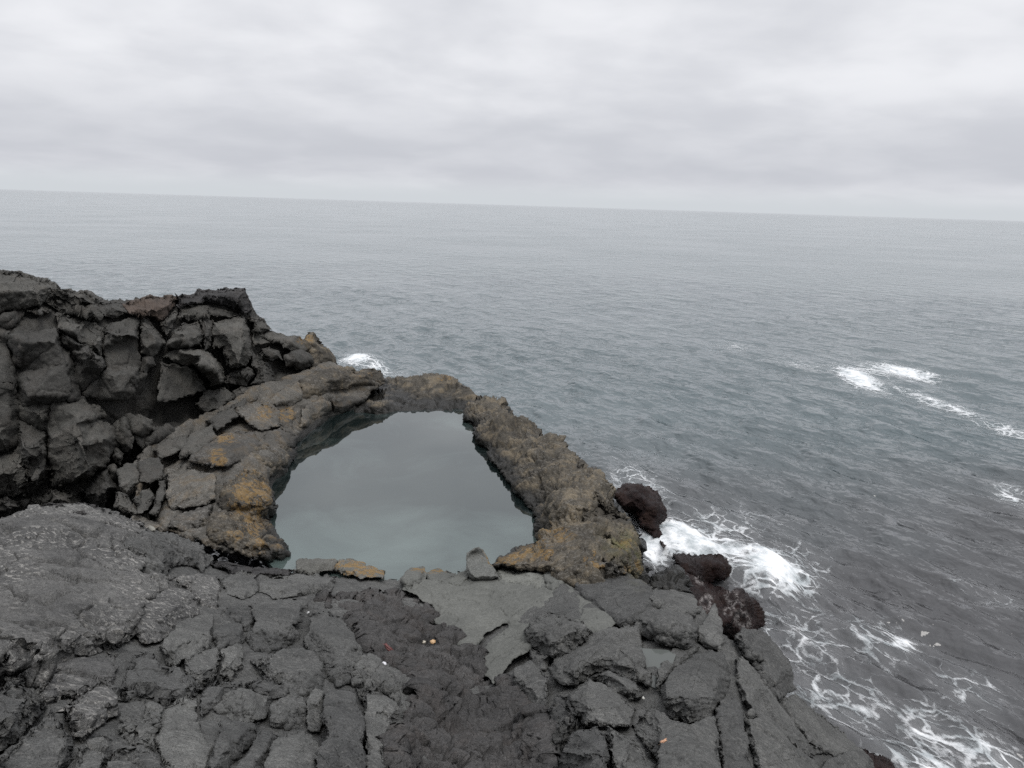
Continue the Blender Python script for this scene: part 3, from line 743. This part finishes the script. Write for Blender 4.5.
fg = 'boulders of the foreground'
def boulder(poly, label, front=10, pts=(), mat=M_BLOCK, rel=rel_block, group=fg, name='boulder', cat='boulder', **kw):
    kw.setdefault('thick', 0.7); kw.setdefault('lift', 0.05)
    return block(poly, front, pts, mat, rel, name, None, 1.7, label, cat, group, **kw)
boulder([(310,614),(325,609),(340,617),(351,632),(361,655),(360,668),(350,679),(338,688),(325,670),(312,651),(304,641),(311,626)], 'light pitted boulder sloping beside the rubble hollow, left of the red netting', 26, [(330,625,.1)], M_PIT)
boulder([(318,755),(328,735),(324,712),(325,691),(350,688),(357,696),(362,716),(364,740),(363,830),(320,830)], 'left half of the split rounded boulder at the bottom edge', 45, [(340,700,.1),(345,740,.15)])
boulder([(355,688),(372,690),(396,700),(403,722),(398,741),(386,765),(382,830),(367,830),(366,740),(365,714),(360,697)], 'right half of the split rounded boulder, falling into the dark hollow', 42, [(385,705,.15)])
boulder([(352,685),(360,662),(368,656),(380,667),(395,672),(406,676),(416,688),(419,702),(412,715),(403,721),(400,704),(385,694),(366,688)], 'angular boulder below the white scrap, behind the split rounded boulder', 12, [(390,680,.15)], M_PIT)

# ------------------------------------------------------------------ rubble hollow
rub = rock('lava_rubble', GROUND, [(330,604),(350,600),(385,600),(408,600),(425,604),(433,612),(434,625),(448,632),(465,646),(480,664),(482,685),(500,680),(514,690),(530,720),(548,740),(556,775),(560,840),(370,840),(386,768),(402,735),
    (420,702),(414,684),(396,668),(372,655),(356,628),(340,608),(326,600)], M_CLINK, rel_clinker, pts=[(400,640,-.05),(440,665,-.15),(430,740,-.1),(480,740,.15),(500,720,.1),(420,610,.1),(380,610,.15),(460,700,-.2)],
    lift=0.06, thick=0.8, round_m=0.15, amp=1.0, wob=3, step=0.8, stepy=0.6)
tag(rub, 'dark reddish clinker rubble filling the hollow in front of the pale slab', 'rubble', kind='stuff')

# ------------------------------------------------------------------ pale slab at the near end of the pool
slab = group_thing('lava_slab', 'smooth pale grey cracked lava slab at the near end of the pool', 'slab', 490, 620, GROUND)
rock('sheet', GROUND, [(402,588),(415,580),(440,578),(470,574),(490,571),(500,567),(520,563),(537,566),(547,576),(560,572),(575,592),(596,606),(617,622),(604,634),(590,634),(560,625),(535,640),(530,652),(512,660),(494,684),(484,674),
    (478,664),(462,646),(446,631),(433,620),(432,606),(418,597)], M_SLAB, rel_smooth, pts=[(470,600,.05),(510,590,.06),(470,630,.0),(540,600,.06)], thick=0.9, round_m=0.06, parent=slab, lift=0.14, amp=0.7,
    holes=[[(474,648),(484,636),(494,628),(506,622),(508,628),(498,634),(488,645),(478,652)]])
block([(404,571),(410,568),(424,567),(426,577),(418,588),(406,592),(402,582)], 9, [(416,571,.05)], M_SLAB, rel_smooth, 'ledge', slab, lift=0.1)
block([(425,572),(440,568),(452,570),(458,576),(448,583),(430,583)], 5, (), M_SLAB, rel_smooth, 'ledge', slab, lift=0.08)
block([(495,572),(503,565),(520,562),(534,566),(543,575),(546,588),(530,590),(505,584)], 5, (), M_SLAB, rel_smooth, 'ledge', slab, lift=0.10, round_m=.05)
block([(452,573),(466,570),(470,578),(462,586),(448,586)], 4, (), M_SLAB, rel_smooth, 'ledge', slab, lift=0.08, round_m=.05)
block([(543,577),(552,570),(560,573),(566,584),(556,592),(546,588)], 7, (), M_SLAB, rel_smooth, 'ledge', slab, lift=0.12)
keep(slab)
UPRIGHT = Field([(460,582,9.85),(500,582,9.8),(465,545,10.2),(490,545,10.2)], 'Y')
block([(467,577),(465,560),(466,553),(472,549),(478,547),(484,551),(490,562),(499,577),(489,581),(472,582)], 0, [(475,553,-.12),(481,553,-.10),(470,574,.12),(474,577,.16),(488,575,.14)], rock_mat('pale_boulder', (0.085,0.088,0.083), (0.122,0.124,0.117), pits=0.3, grain=.5), rel_smooth,
    'boulder', None, 1.2, 'upright pale grey boulder standing on the slab at the water edge', 'boulder', field=UPRIGHT, lift=0.05, amp=0.4, round_px=2.5, round_m=0.05, wob=0.9, stepy=0.9, thick=0.4)
block([(296,571),(298,561),(314,553),(332,552),(341,556),(333,570),(318,573)], 8, [(318,557,.1)], M_LEDGE, rel_block, 'ledge', None, 1.4, 'grey ledge with an ochre tip at the near left corner of the pool', 'ledge', 'ledges along the near edge of the pool', lift=0.1)
block([(335,571),(340,561),(350,560),(366,566),(386,571),(383,578),(360,578)], 7, [(350,565,.1)], M_LEDGE, rel_block, 'ledge', None, 1.4, 'ochre covered tapering ledge in the middle of the near pool edge', 'ledge', 'ledges along the near edge of the pool', lift=0.1)

# ------------------------------------------------------------------ boulder pile right of centre
boulder([(553,583),(563,577),(576,597),(591,626),(585,633),(566,621),(546,616),(531,621),(545,600)], 'triangular pitted slab leaning on the pale sheet behind the round topped boulder', 4, [(562,585,.1),(572,610,.12),(548,612,.06)], M_PIT, amp=.6)
boulder([(580,580),(592,572),(612,570),(632,577),(650,590),(655,605),(640,620),(625,627),(605,616),(590,605),(577,590)], 'blue grey pitted slab with a yellow lichen edge below the mossy end of the rim', 8, [(612,580,.15),(635,600,.15)], M_PIT)
boulder([(525,632),(530,623),(546,615),(566,615),(584,620),(592,630),(588,641),(575,651),(555,660),(536,652),(526,642)], 'round topped boulder with a pale rim above a dark undercut', 17, [(558,620,.3),(540,626,.25),(578,626,.25)], lift=.25)
boulder([(527,646),(538,652),(554,657),(546,670),(531,664)], 'small dark stone wedged in the undercut of the round topped boulder', 12)
boulder([(548,668),(562,652),(577,645),(592,632),(610,627),(636,630),(642,645),(646,665),(653,676),(650,686),(635,683),(615,673),(600,671),(576,686),(560,683)], 'large heavily pitted boulder left of the small puddle', 13, [(610,640,.2),(580,660,.25),(635,660,.2)], M_PIT, amp=1.2)
boulder([(650,592),(670,589),(693,597),(698,612),(690,619),(665,611),(653,606)], 'flat grey block directly behind the dark overhang above the puddle', 6)
boulder([(633,628),(638,618),(646,611),(666,609),(690,617),(698,630),(695,645),(688,650),(668,645),(648,639)], 'thick grey block overhanging the small puddle with a dark front', 15, [(660,622,.25),(690,630,.2)], lift=.2)
boulder([(655,683),(661,666),(674,649),(690,641),(699,647),(692,656),(676,668),(666,680),(658,691)], 'narrow curved rock rib along the right side of the puddle', 6, lift=.05)
boulder([(660,690),(664,682),(674,669),(691,656),(710,651),(723,655),(729,672),(728,690),(716,705),(712,716),(690,723),(668,716)], 'big rounded pitted boulder right of the puddle', 22, [(700,665,.15),(690,690,.25)], M_PIT)
boulder([(700,628),(708,616),(716,604),(722,622),(725,640),(722,652),(708,648),(697,640)], 'small upright spire of rock in front of the barnacled rock', 8, [(716,612,.15),(714,630,.2)])
boulder([(714,713),(722,702),(735,700),(744,712),(743,725),(750,760),(752,830),(728,830),(719,738)], 'long knuckle of pitted rock beside the dark vertical cleft', 16, [(733,710,.15)], M_PIT)
boulder([(568,696),(580,685),(590,677),(605,685),(626,700),(637,711),(630,726),(600,731),(586,728),(575,716)], 'pyramid shaped boulder with a sharp pale ridge', 4, [(590,679,.12),(586,705,.42),(612,706,.35),(600,722,.2)], amp=.6, round_m=.05, round_px=3)
boulder([(593,677),(602,671),(620,673),(640,685),(644,698),(632,701),(616,690)], 'dark stone tucked behind the pyramid shaped boulder', 9)
boulder([(543,712),(557,695),(568,697),(573,713),(576,730),(570,746),(556,762),(548,738)], 'narrow upright stone on the left flank of the pyramid shaped boulder', 30)
boulder([(552,775),(564,746),(573,730),(590,727),(598,725),(606,736),(609,752),(612,830),(548,830)], 'block with a pale trapezoid top at the bottom edge', 36, [(574,732,.1),(597,728,.1),(562,751,.35),(604,753,.35)], amp=.6, round_m=.05, round_px=3)
boulder([(599,724),(613,727),(640,742),(656,765),(668,830),(615,830),(609,752)], 'dark faceted boulder right of the pale topped block', 30, [(630,740,.2),(625,770,.2)])
boulder([(632,726),(652,704),(668,718),(690,724),(713,718),(719,738),(728,830),(668,830),(656,762),(641,741)], 'broad pitted slab with a scrap of orange on it', 40, [(680,735,.15),(700,770,.15)], M_PIT)
boulder([(512,690),(516,666),(531,661),(546,671),(551,690),(545,706),(548,727),(536,722),(520,702)], 'dark boulder at the edge of the rubble hollow under the round topped boulder', 22, [(532,675,.1)], M_BLOCK)
# slabs falling to the sea
sl = 'tilted slabs falling to the sea'
boulder([(735,634),(745,627),(760,632),(790,660),(793,676),(794,690),(778,700),(765,690),(755,668),(742,654)], 'tilted slab end jutting over the surf at the right', 16, [(748,632,.15),(770,650,.2),(786,668,.3)], group=sl, name='slab', cat='slab', lift=.15, thick=1.6)
boulder([(734,660),(742,656),(756,670),(766,690),(777,706),(792,725),(812,744),(832,753),(800,756),(770,738),(750,718),(740,692)], 'long smooth diagonal slab below the jutting slab end', 10, [(755,690,.2),(790,735,.2)], group=sl, name='slab', cat='slab', thick=1.4, lift=.1)
boulder([(744,722),(765,720),(790,738),(812,756),(824,780),(810,830),(770,830),(756,768),(749,742)], 'dark lower slab in the bottom right corner of the rocks', 18, [(780,745,.15)], group=sl, name='slab', cat='slab', thick=1.4)
boulder([(780,702),(795,694),(803,701),(818,713),(842,731),(862,750),(870,762),(832,756),(812,744),(792,724)], 'olive grey sloping ledge descending into the foam', 6, [(815,722,.1)], group=sl, name='slab', cat='slab', thick=1.8, lift=.05)
boulder([(824,762),(835,755),(862,752),(872,762),(862,790),(850,830),(815,830)], 'lowest dark ledge beside the awash red weedy rock', 18, group=sl, name='slab', cat='slab', thick=1.5)

# ------------------------------------------------------------------ litter and small bits
def plain(name, col, rough=0.6):
    m, nt, b, out = nodes_of(name)
    k = NB(nt)
    pos = k.n('ShaderNodeNewGeometry').outputs['Position']
    k.val(b.inputs['Base Color'], k.mix(k.noise(pos, 60, 3), tuple(c * .75 for c in col), tuple(min(1, c * 1.15) for c in col)))
    b.inputs['Roughness'].default_value = rough
    return m
bpy.context.view_layer.update()
_dg = bpy.context.evaluated_depsgraph_get()
def touch(x, y):
    d = rays(np.array([float(x)]), np.array([float(y)]))[0]
    hit, loc, nor, idx, ob, mw = scene.ray_cast(_dg, Vector(CAM), Vector(d).normalized())
    return np.array(loc), np.array(nor)
def scrap(name, x, y, w, h, col, label, cat, seed, bumps=0.35):
    """a small crumpled piece lying on the rock"""
    loc, nor = touch(x, y)
    t = float(np.linalg.norm(loc - CAM)); sx = w * t / FOC / 2; sy = h * t / FOC / 2
    import bmesh
    bm = bmesh.new(); bmesh.ops.create_icosphere(bm, subdivisions=3, radius=1.0)
    V = np.array([v.co for v in bm.verts])
    r = 1 + bumps * fbm(V * 1.7 + seed, 3, seed) * 1.6 + 0.5 * bumps * chips(V * 2.2 + seed, seed + 1)
    for v, k in zip(bm.verts, r):
        c = v.co * float(k)
        v.co = (c.x * sx, c.y * sy * 1.2, c.z * min(sx, sy) * 0.6)
    me = bpy.data.meshes.new(name); bm.to_mesh(me); bm.free()
    me.materials.append(plain(name + '_colour', col)); 
    me.polygons.foreach_set('use_smooth', np.ones(len(me.polygons), bool))
    o = bpy.data.objects.new(name, me); COL.objects.link(o)
    o.rotation_mode = 'QUATERNION'
    n = nor + np.array([0, -0.3, 0.6]); n /= np.linalg.norm(n)
    o.rotation_quaternion = Vector(n).to_track_quat('Z', 'Y')
    o.location = Vector(loc + nor * min(sx, sy) * 0.25)
    return tag(o, label, cat)
scrap('plastic_scrap', 384, 664, 5, 4, (.5, .5, .52), 'crumpled white scrap in the rubble under the red netting', 'litter', 3)
scrap('netting', 388, 648, 4, 10, (.08, .02, .018), 'tangle of dark red netting caught between rubble stones', 'netting', 5, 0.7)
scrap('shell', 423, 642, 6, 2.5, (.42, .39, .33), 'pale cream shell piece on dark rubble, left of the orange one', 'shell', 8)
scrap('shell', 433, 642, 5, 3.5, (.42, .27, .14), 'pale orange shell piece on dark rubble beside the cream one', 'shell', 9)
scrap('scrap', 663, 742, 2.5, 7, (.36, .20, .12), 'thin orange scrap lying on the broad pitted slab', 'litter', 12, 0.8)
scrap('pebble', 643, 698, 2.5, 3, (.42, .42, .39), 'tiny white pebble in the gap below the puddle', 'pebble', 14)
scrap('flat_stone', 152, 529, 13, 4, (.15, .145, .125), 'flat pale buff stone lying where left outcrop meets the bank', 'stone', 16, 0.2)
scrap('pebble', 308, 613, 2.5, 2.5, (.4, .4, .4), 'tiny pale pebble near the top of the light pitted boulder', 'pebble', 18)

# ------------------------------------------------------------------ water
def water_mat(name, body, rough, ior, bumps):
    m, nt, b, out = nodes_of(name)
    k = NB(nt)
    pos = k.n('ShaderNodeNewGeometry').outputs['Position']
    k.val(b.inputs['Base Color'], body(k, pos))
    b.inputs['Roughness'].default_value = rough
    b.inputs['IOR'].default_value = ior
    h = bumps(k, pos)
    if h is not None:
        hgt, dist, st = h
        bp = k.n('ShaderNodeBump'); bp.inputs['Strength'].default_value = st; bp.inputs['Distance'].default_value = dist
        k.link(hgt, bp.inputs['Height']); k.link(bp.outputs[0], b.inputs['Normal'])
    return m

def sheet(name, pts, z, mat):
    me = bpy.data.meshes.new(name)
    P = []
    for (x, y) in pts:
        a = np.array([float(x)]); b = np.array([float(y)])
        P.append(tuple((CAM + rays(a, b) * depth_z(a, b, z)[:, None])[0]))
    n = len(P)
    P += [(p[0], p[1], z - 0.05) for p in P]
    f = [tuple(range(n))] if True else []
    f += [((i + 1) % n, i, n + i, n + (i + 1) % n) for i in range(n)]
    me.from_pydata(P, [], f); me.update()
    me.validate()
    if me.polygons[0].normal.z < 0: me.flip_normals()
    me.materials.append(mat)
    o = bpy.data.objects.new(name, me); COL.objects.link(o)
    return o
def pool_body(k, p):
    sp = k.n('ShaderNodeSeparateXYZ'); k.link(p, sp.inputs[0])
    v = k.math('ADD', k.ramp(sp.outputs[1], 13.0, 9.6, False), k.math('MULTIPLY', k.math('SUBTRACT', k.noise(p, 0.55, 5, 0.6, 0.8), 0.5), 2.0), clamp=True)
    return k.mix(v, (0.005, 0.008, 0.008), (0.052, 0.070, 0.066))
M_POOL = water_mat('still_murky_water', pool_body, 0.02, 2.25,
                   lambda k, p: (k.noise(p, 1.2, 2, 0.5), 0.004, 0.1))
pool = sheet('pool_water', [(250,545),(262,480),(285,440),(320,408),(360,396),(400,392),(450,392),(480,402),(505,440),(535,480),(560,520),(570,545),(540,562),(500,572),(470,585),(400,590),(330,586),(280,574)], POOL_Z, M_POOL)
M_POOL.node_tree.nodes['Principled BSDF'].inputs['Specular Tint'].default_value = (0.90, 1.0, 0.985, 1)
tag(pool, kind='structure')
puddle = None
ploc, pn = touch(655, 664)
M_PUD = water_mat('puddle_water', lambda k, p: (0.065, 0.07, 0.066), 0.08, 1.33, lambda k, p: None)
puddle = sheet('puddle_water', [(640,648),(668,650),(676,655),(668,676),(660,690),(650,686),(642,668)], float(ploc[2]) + 0.05, M_PUD)
tag(puddle, kind='structure')

# sea: a polar sheet round the shore out to the horizon
NA, NR = 1300, 860
az = np.radians(np.linspace(-52, 52, NA))
dep = np.concatenate([np.radians(np.geomspace(0.012, 0.5, 50)), np.radians(np.linspace(0.52, 48, NR - 50))])
rad = CAM[2] / np.tan(dep)
A, Rr = np.meshgrid(az, rad)
SX, SY = (np.sin(A) * Rr), (np.cos(A) * Rr)
drow = np.gradient(rad)[:, None] * np.ones_like(A)
cell = np.maximum(np.abs(drow), Rr * (az[1] - az[0]))
def sea_height(x, y, cell):
    r = np.random.default_rng(11)
    h = np.zeros_like(x)
    # slow patches of livelier and calmer water
    p = np.stack([x.ravel() * 0.05, y.ravel() * 0.05, np.zeros(x.size)], 1)
    gust = (0.85 + 0.9 * fbm(p, 3, 201)).reshape(x.shape)
    wx = (fbm(np.stack([x.ravel() * .25, y.ravel() * .25, np.full(x.size, 3.)], 1), 2, 203)).reshape(x.shape)
    wy = (fbm(np.stack([x.ravel() * .25, y.ravel() * .25, np.full(x.size, 8.)], 1), 2, 204)).reshape(x.shape)
    xx, yy = x + 0.35 * wx, y + 0.35 * wy
    for i in range(76):
        lam = 0.2 * (4.0 / 0.2) ** (i / 75.0)
        th = math.radians(206) + r.normal(0, 0.38)
        kx, ky = math.cos(th) * 2 * math.pi / lam, math.sin(th) * 2 * math.pi / lam
        a = 0.0072 * lam * (0.6 + 0.8 * r.random()) * (1.0 if lam < 1.2 else (1.2 / lam) ** 0.9)
        ph = (kx * xx + ky * yy) + r.random() * 6.28
        fade = np.clip((lam / np.maximum(cell, 1e-3) - 2.2) / 2.5, 0, 1)
        s = np.sin(ph)
        h += a * fade * gust * (s + 0.28 * np.cos(2 * ph))
    return h
SH = sea_height(SX, SY, cell)
px_, py_, pf_ = project(np.stack([SX.ravel(), SY.ravel(), np.zeros(SX.size)], 1))
px_ = px_.reshape(SX.shape); py_ = py_.reshape(SX.shape)
def gauss(cx, cy, rx, ry, rot=0.0):
    c, s = math.cos(math.radians(rot)), math.sin(math.radians(rot))
    dx, dy = px_ - cx, py_ - cy
    u, v = (dx * c + dy * s) / rx, (-dx * s + dy * c) / ry
    return np.exp(-(u * u + v * v))
# surf swells against the rocks
SH += 0.30 * gauss(765, 575, 42, 26, 25) + 0.22 * gauss(690, 545, 45, 18, 30) + 0.30 * gauss(362, 362, 18, 6, 0) + 0.16 * gauss(860, 378, 30, 7, 15) + 0.1 * gauss(980, 745, 50, 20, 25)
SV = np.stack([SX, SY, SH], -1).reshape(-1, 3)
jj, ii = np.meshgrid(np.arange(NR - 1), np.arange(NA - 1), indexing='ij')
jj, ii = jj.ravel(), ii.ravel()
SQ = np.stack([jj * NA + ii, (jj + 1) * NA + ii, (jj + 1) * NA + ii + 1, jj * NA + ii + 1], 1)

def grid_mesh(name, V, Q, mat, attrs=()):
    me = bpy.data.meshes.new(name)
    me.vertices.add(len(V)); me.vertices.foreach_set('co', V.astype(np.float32).ravel())
    me.loops.add(Q.size); me.loops.foreach_set('vertex_index', Q.astype(np.int32).ravel())
    me.polygons.add(len(Q)); me.polygons.foreach_set('loop_start', (np.arange(len(Q)) * 4).astype(np.int32))
    me.update(calc_edges=True); me.validate()
    me.polygons.foreach_set('use_smooth', np.ones(len(me.polygons), bool))
    for nm, v in attrs:
        a = me.attributes.new(nm, 'FLOAT', 'POINT'); a.data.foreach_set('value', v.astype(np.float32))
    me.materials.append(mat)
    o = bpy.data.objects.new(name, me); COL.objects.link(o)
    return o

def along_crests(k, p, sx, sy=1.0):
    ro = k.n('ShaderNodeMapping'); k.link(p, ro.inputs[0]); ro.inputs['Rotation'].default_value = (0, 0, math.radians(64))
    sc = k.n('ShaderNodeMapping'); k.link(ro.outputs[0], sc.inputs[0]); sc.inputs['Scale'].default_value = (sx, sy, 0.01)
    return sc.outputs[0]
def sea_bumps(k, p):
    v = along_crests(k, p, 0.68)
    n1 = k.noise(v, 0.75, 3, 0.6); n2 = k.noise(v, 2.2, 3, 0.6)
    calm = k.ramp(k.noise(p, 0.045, 3), 0.3, 0.7)
    amt = k.math('ADD', 0.55, k.math('MULTIPLY', calm, 0.8))
    h = k.math('ADD', k.math('MULTIPLY', k.math('POWER', n1, 1.6), 0.42), k.math('MULTIPLY', n2, 0.13))
    return (k.math('MULTIPLY', h, amt), 1.0, 1.0)
def sea_body(k, p):
    sp = k.n('ShaderNodeSeparateXYZ'); k.link(p, sp.inputs[0])
    shore = k.ramp(k.math('ADD', sp.outputs[1], k.math('MULTIPLY', k.math('SUBTRACT', k.noise(p, 0.2, 3), 0.5), 8.0)), 27.0, 13.0)
    return k.mix(k.math('MULTIPLY', shore, 0.9), k.mix(k.ramp(k.noise(p, 0.06, 3), 0.35, 0.65), (0.050, 0.068, 0.074), (0.064, 0.082, 0.088)), (0.036, 0.034, 0.035))
M_SEA = water_mat('sea_water', sea_body, 0.05, 1.36, sea_bumps)
sea = grid_mesh('sea', SV, SQ, M_SEA)
tag(sea, kind='structure')

# foam lying on the sea
def foam_mat():
    m, nt, b, out = nodes_of('sea_foam')
    k = NB(nt)
    pos = k.n('ShaderNodeNewGeometry').outputs['Position']
    den = k.n('ShaderNodeAttribute', attribute_name='cover').outputs['Fac']
    v = along_crests(k, pos, 0.65)
    wn = k.n('ShaderNodeTexNoise'); k.link(v, wn.inputs['Vector']); wn.inputs['Scale'].default_value = 1.6; wn.inputs['Detail'].default_value = 5
    wv = k.n('ShaderNodeVectorMath', operation='SUBTRACT'); k.link(wn.outputs['Color'], wv.inputs[0]); wv.inputs[1].default_value = (.5, .5, .5)
    ws = k.n('ShaderNodeVectorMath', operation='SCALE'); k.link(wv.outputs[0], ws.inputs[0]); ws.inputs['Scale'].default_value = 0.7
    wa = k.n('ShaderNodeVectorMath', operation='ADD'); k.link(v, wa.inputs[0]); k.link(ws.outputs[0], wa.inputs[1])
    e1 = k.voro(wa.outputs[0], 1.5, 'DISTANCE_TO_EDGE'); e2 = k.voro(wa.outputs[0], 3.8, 'DISTANCE_TO_EDGE')
    n1 = k.noise(along_crests(k, pos, 0.4), 7.0, 8, 0.8)
    web = k.math('MAXIMUM', k.ramp(e1, 0.09, 0.0), k.math('MULTIPLY', k.ramp(e2, 0.14, 0.0), 0.8))
    val = k.math('ADD', k.math('MULTIPLY', web, 0.30), k.math('MULTIPLY', n1, 0.98))
    thr = k.math('SUBTRACT', 1.04, k.math('MULTIPLY', den, 0.80))
    al = k.ramp(k.math('SUBTRACT', val, thr), -0.08, 0.30)
    k.val(b.inputs['Base Color'], k.mix(k.ramp(k.noise(v, 2.5, 6, 0.75), 0.3, 0.7), (0.24, 0.27, 0.28), (0.74, 0.75, 0.76)))
    b.inputs['Roughness'].default_value = 0.7
    al = k.math('MULTIPLY', al, k.math('ADD', 0.45, k.math('MULTIPLY', den, 0.5), clamp=True))
    milk = k.math('MULTIPLY', k.math('POWER', den, 2.2), k.math('MULTIPLY', k.noise(v, 1.3, 4, 0.6), 0.62))
    al = k.math('MAXIMUM', al, milk, clamp=True)
    k.link(al, b.inputs['Alpha'])
    return m
M_FOAM = foam_mat()
def foam(label, parts):
    den = np.zeros_like(px_)
    for (cx, cy, rx, ry, rot, s) in parts:
        den = np.maximum(den, s * gauss(cx, cy, rx, ry, rot))
    d = den.ravel()
    m = d[SQ].max(1) > 0.10
    Q = SQ[m]
    u = np.unique(Q); rm = np.full(len(SV), -1); rm[u] = np.arange(len(u))
    V = SV[u] + np.array([0, 0, 0.015])
    o = grid_mesh('sea_foam', V, rm[Q], M_FOAM, [('cover', d[u])])
    tag(o, label, 'sea foam', kind='stuff')
foam('white churned surf and foam webs swirling round the weedy rocks', [(770,577,52,27,18,1.15),(732,560,34,16,30,1.0),(690,548,62,24,30,1.15),(655,545,26,22,40,1.2),(640,512,26,22,40,1.1),(640,485,50,22,30,.62),(725,530,60,22,15,.6),(800,640,90,60,30,.52),(880,645,70,40,20,.56),
     (900,645,22,16,0,.85),(760,640,35,30,40,.75),(840,700,95,45,25,.58),(930,735,60,35,25,.62),(985,760,80,28,25,.70),(930,765,40,20,30,.8),(900,760,60,30,20,.6),(970,690,70,40,20,.5),(760,520,60,18,20,.42),(655,455,40,20,20,.35),(800,560,60,30,30,.5)])
foam('long thin white foam streaks drifting on the open water at right', [(858,380,34,10,24,1.15),(905,372,42,8,10,1.05),(880,372,40,10,12,.75),(940,404,70,6,20,.8),(1010,432,60,6,18,.75),(735,347,30,8,8,.5),(800,366,50,8,10,.5)])
foam('small broken foam patch at the right edge of the sea', [(1010,494,26,14,20,.62),(1030,505,30,12,20,.6)])
foam('white breaker showing just behind the far left bank', [(355,362,20,7,4,1.1),(375,368,28,8,10,.75),(395,374,20,6,0,.5)])
foam('faint scattered foam specks on the sea beyond the lower right surf', [(1000,600,50,20,20,.42),(960,585,40,12,25,.36),(990,655,50,25,20,.42)])

# ------------------------------------------------------------------ sky and light
world = bpy.data.worlds.new('World'); scene.world = world
world.use_nodes = True
nt = world.node_tree; nt.nodes.clear()
k = NB(nt)
out = k.n('ShaderNodeOutputWorld'); bg = k.n('ShaderNodeBackground'); k.link(bg.outputs[0], out.inputs[0])
EL, ROT = math.radians(65), math.radians(150)
sky = k.n('ShaderNodeTexSky', sky_type='NISHITA'); sky.sun_disc = False; sky.sun_elevation = EL; sky.sun_rotation = ROT; sky.dust_density = 4.0
hs = k.n('ShaderNodeHueSaturation'); k.link(sky.outputs[0], hs.inputs['Color']); hs.inputs['Saturation'].default_value = 0.3
tc = k.n('ShaderNodeTexCoord'); sep = k.n('ShaderNodeSeparateXYZ'); k.link(tc.outputs['Generated'], sep.inputs[0])
z = k.math('MAXIMUM', sep.outputs[2], 0.0)
den = k.math('ADD', z, 0.20)
cx = k.math('DIVIDE', sep.outputs[0], den); cy = k.math('DIVIDE', sep.outputs[1], den)
cmb = k.n('ShaderNodeCombineXYZ'); k.link(cx, cmb.inputs[0]); k.link(cy, cmb.inputs[1])
n1 = k.noise(cmb.outputs[0], 1.2, 4, 0.45, 0.3)
n2 = k.noise(cmb.outputs[0], 3.4, 4, 0.5, 0.2)
cl = k.math('ADD', k.math('MULTIPLY', n1, 0.7), k.math('MULTIPLY', n2, 0.3))
cloud = k.mix(k.ramp(cl, 0.36, 0.66), (7.0, 7.15, 7.6), (9.0, 9.1, 9.45))
# low slate band with a pale strip under it
band = k.math('MULTIPLY', k.ramp(z, 0.0, 0.045), k.ramp(z, 0.16, 0.05))
cloud = k.mix(k.math('MULTIPLY', band, 0.55), cloud, (5.3, 5.5, 6.05))
cloud = k.mix(k.ramp(z, 0.035, 0.005), cloud, (6.7, 7.05, 7.4))
zen = k.math('ADD', 1.0, k.math('MULTIPLY', k.ramp(z, 0.42, 0.95), 1.7))
zc = k.n('ShaderNodeCombineXYZ'); [k.link(zen, zc.inputs[i]) for i in range(3)]
cloud = k.mix(1.0, cloud, zc.outputs[0], 'MULTIPLY')
k.link(k.mix(0.94, hs.outputs[0], cloud), bg.inputs['Color'])
bg.inputs['Strength'].default_value = 0.1
ld = bpy.data.lights.new('sun', 'SUN'); ld.energy = 2.0; ld.angle = math.radians(24); ld.color = (1.0, 0.97, 0.93)
sun = bpy.data.objects.new('sun', ld); COL.objects.link(sun)
sd = Vector((math.sin(ROT) * math.cos(EL), math.cos(ROT) * math.cos(EL), math.sin(EL)))
sun.rotation_mode = 'QUATERNION'; sun.rotation_quaternion = sd.to_track_quat('Z', 'Y')

scene.render.engine = 'CYCLES'
scene.cycles.max_bounces = 5; scene.cycles.diffuse_bounces = 3; scene.cycles.glossy_bounces = 3; scene.cycles.transparent_max_bounces = 6
scene.cycles.use_denoising = False
vs = scene.view_settings
vs.view_transform = 'Standard'; vs.look = 'None'; vs.gamma = 1.0; vs.exposure = 0.0; vs.use_curve_mapping = False
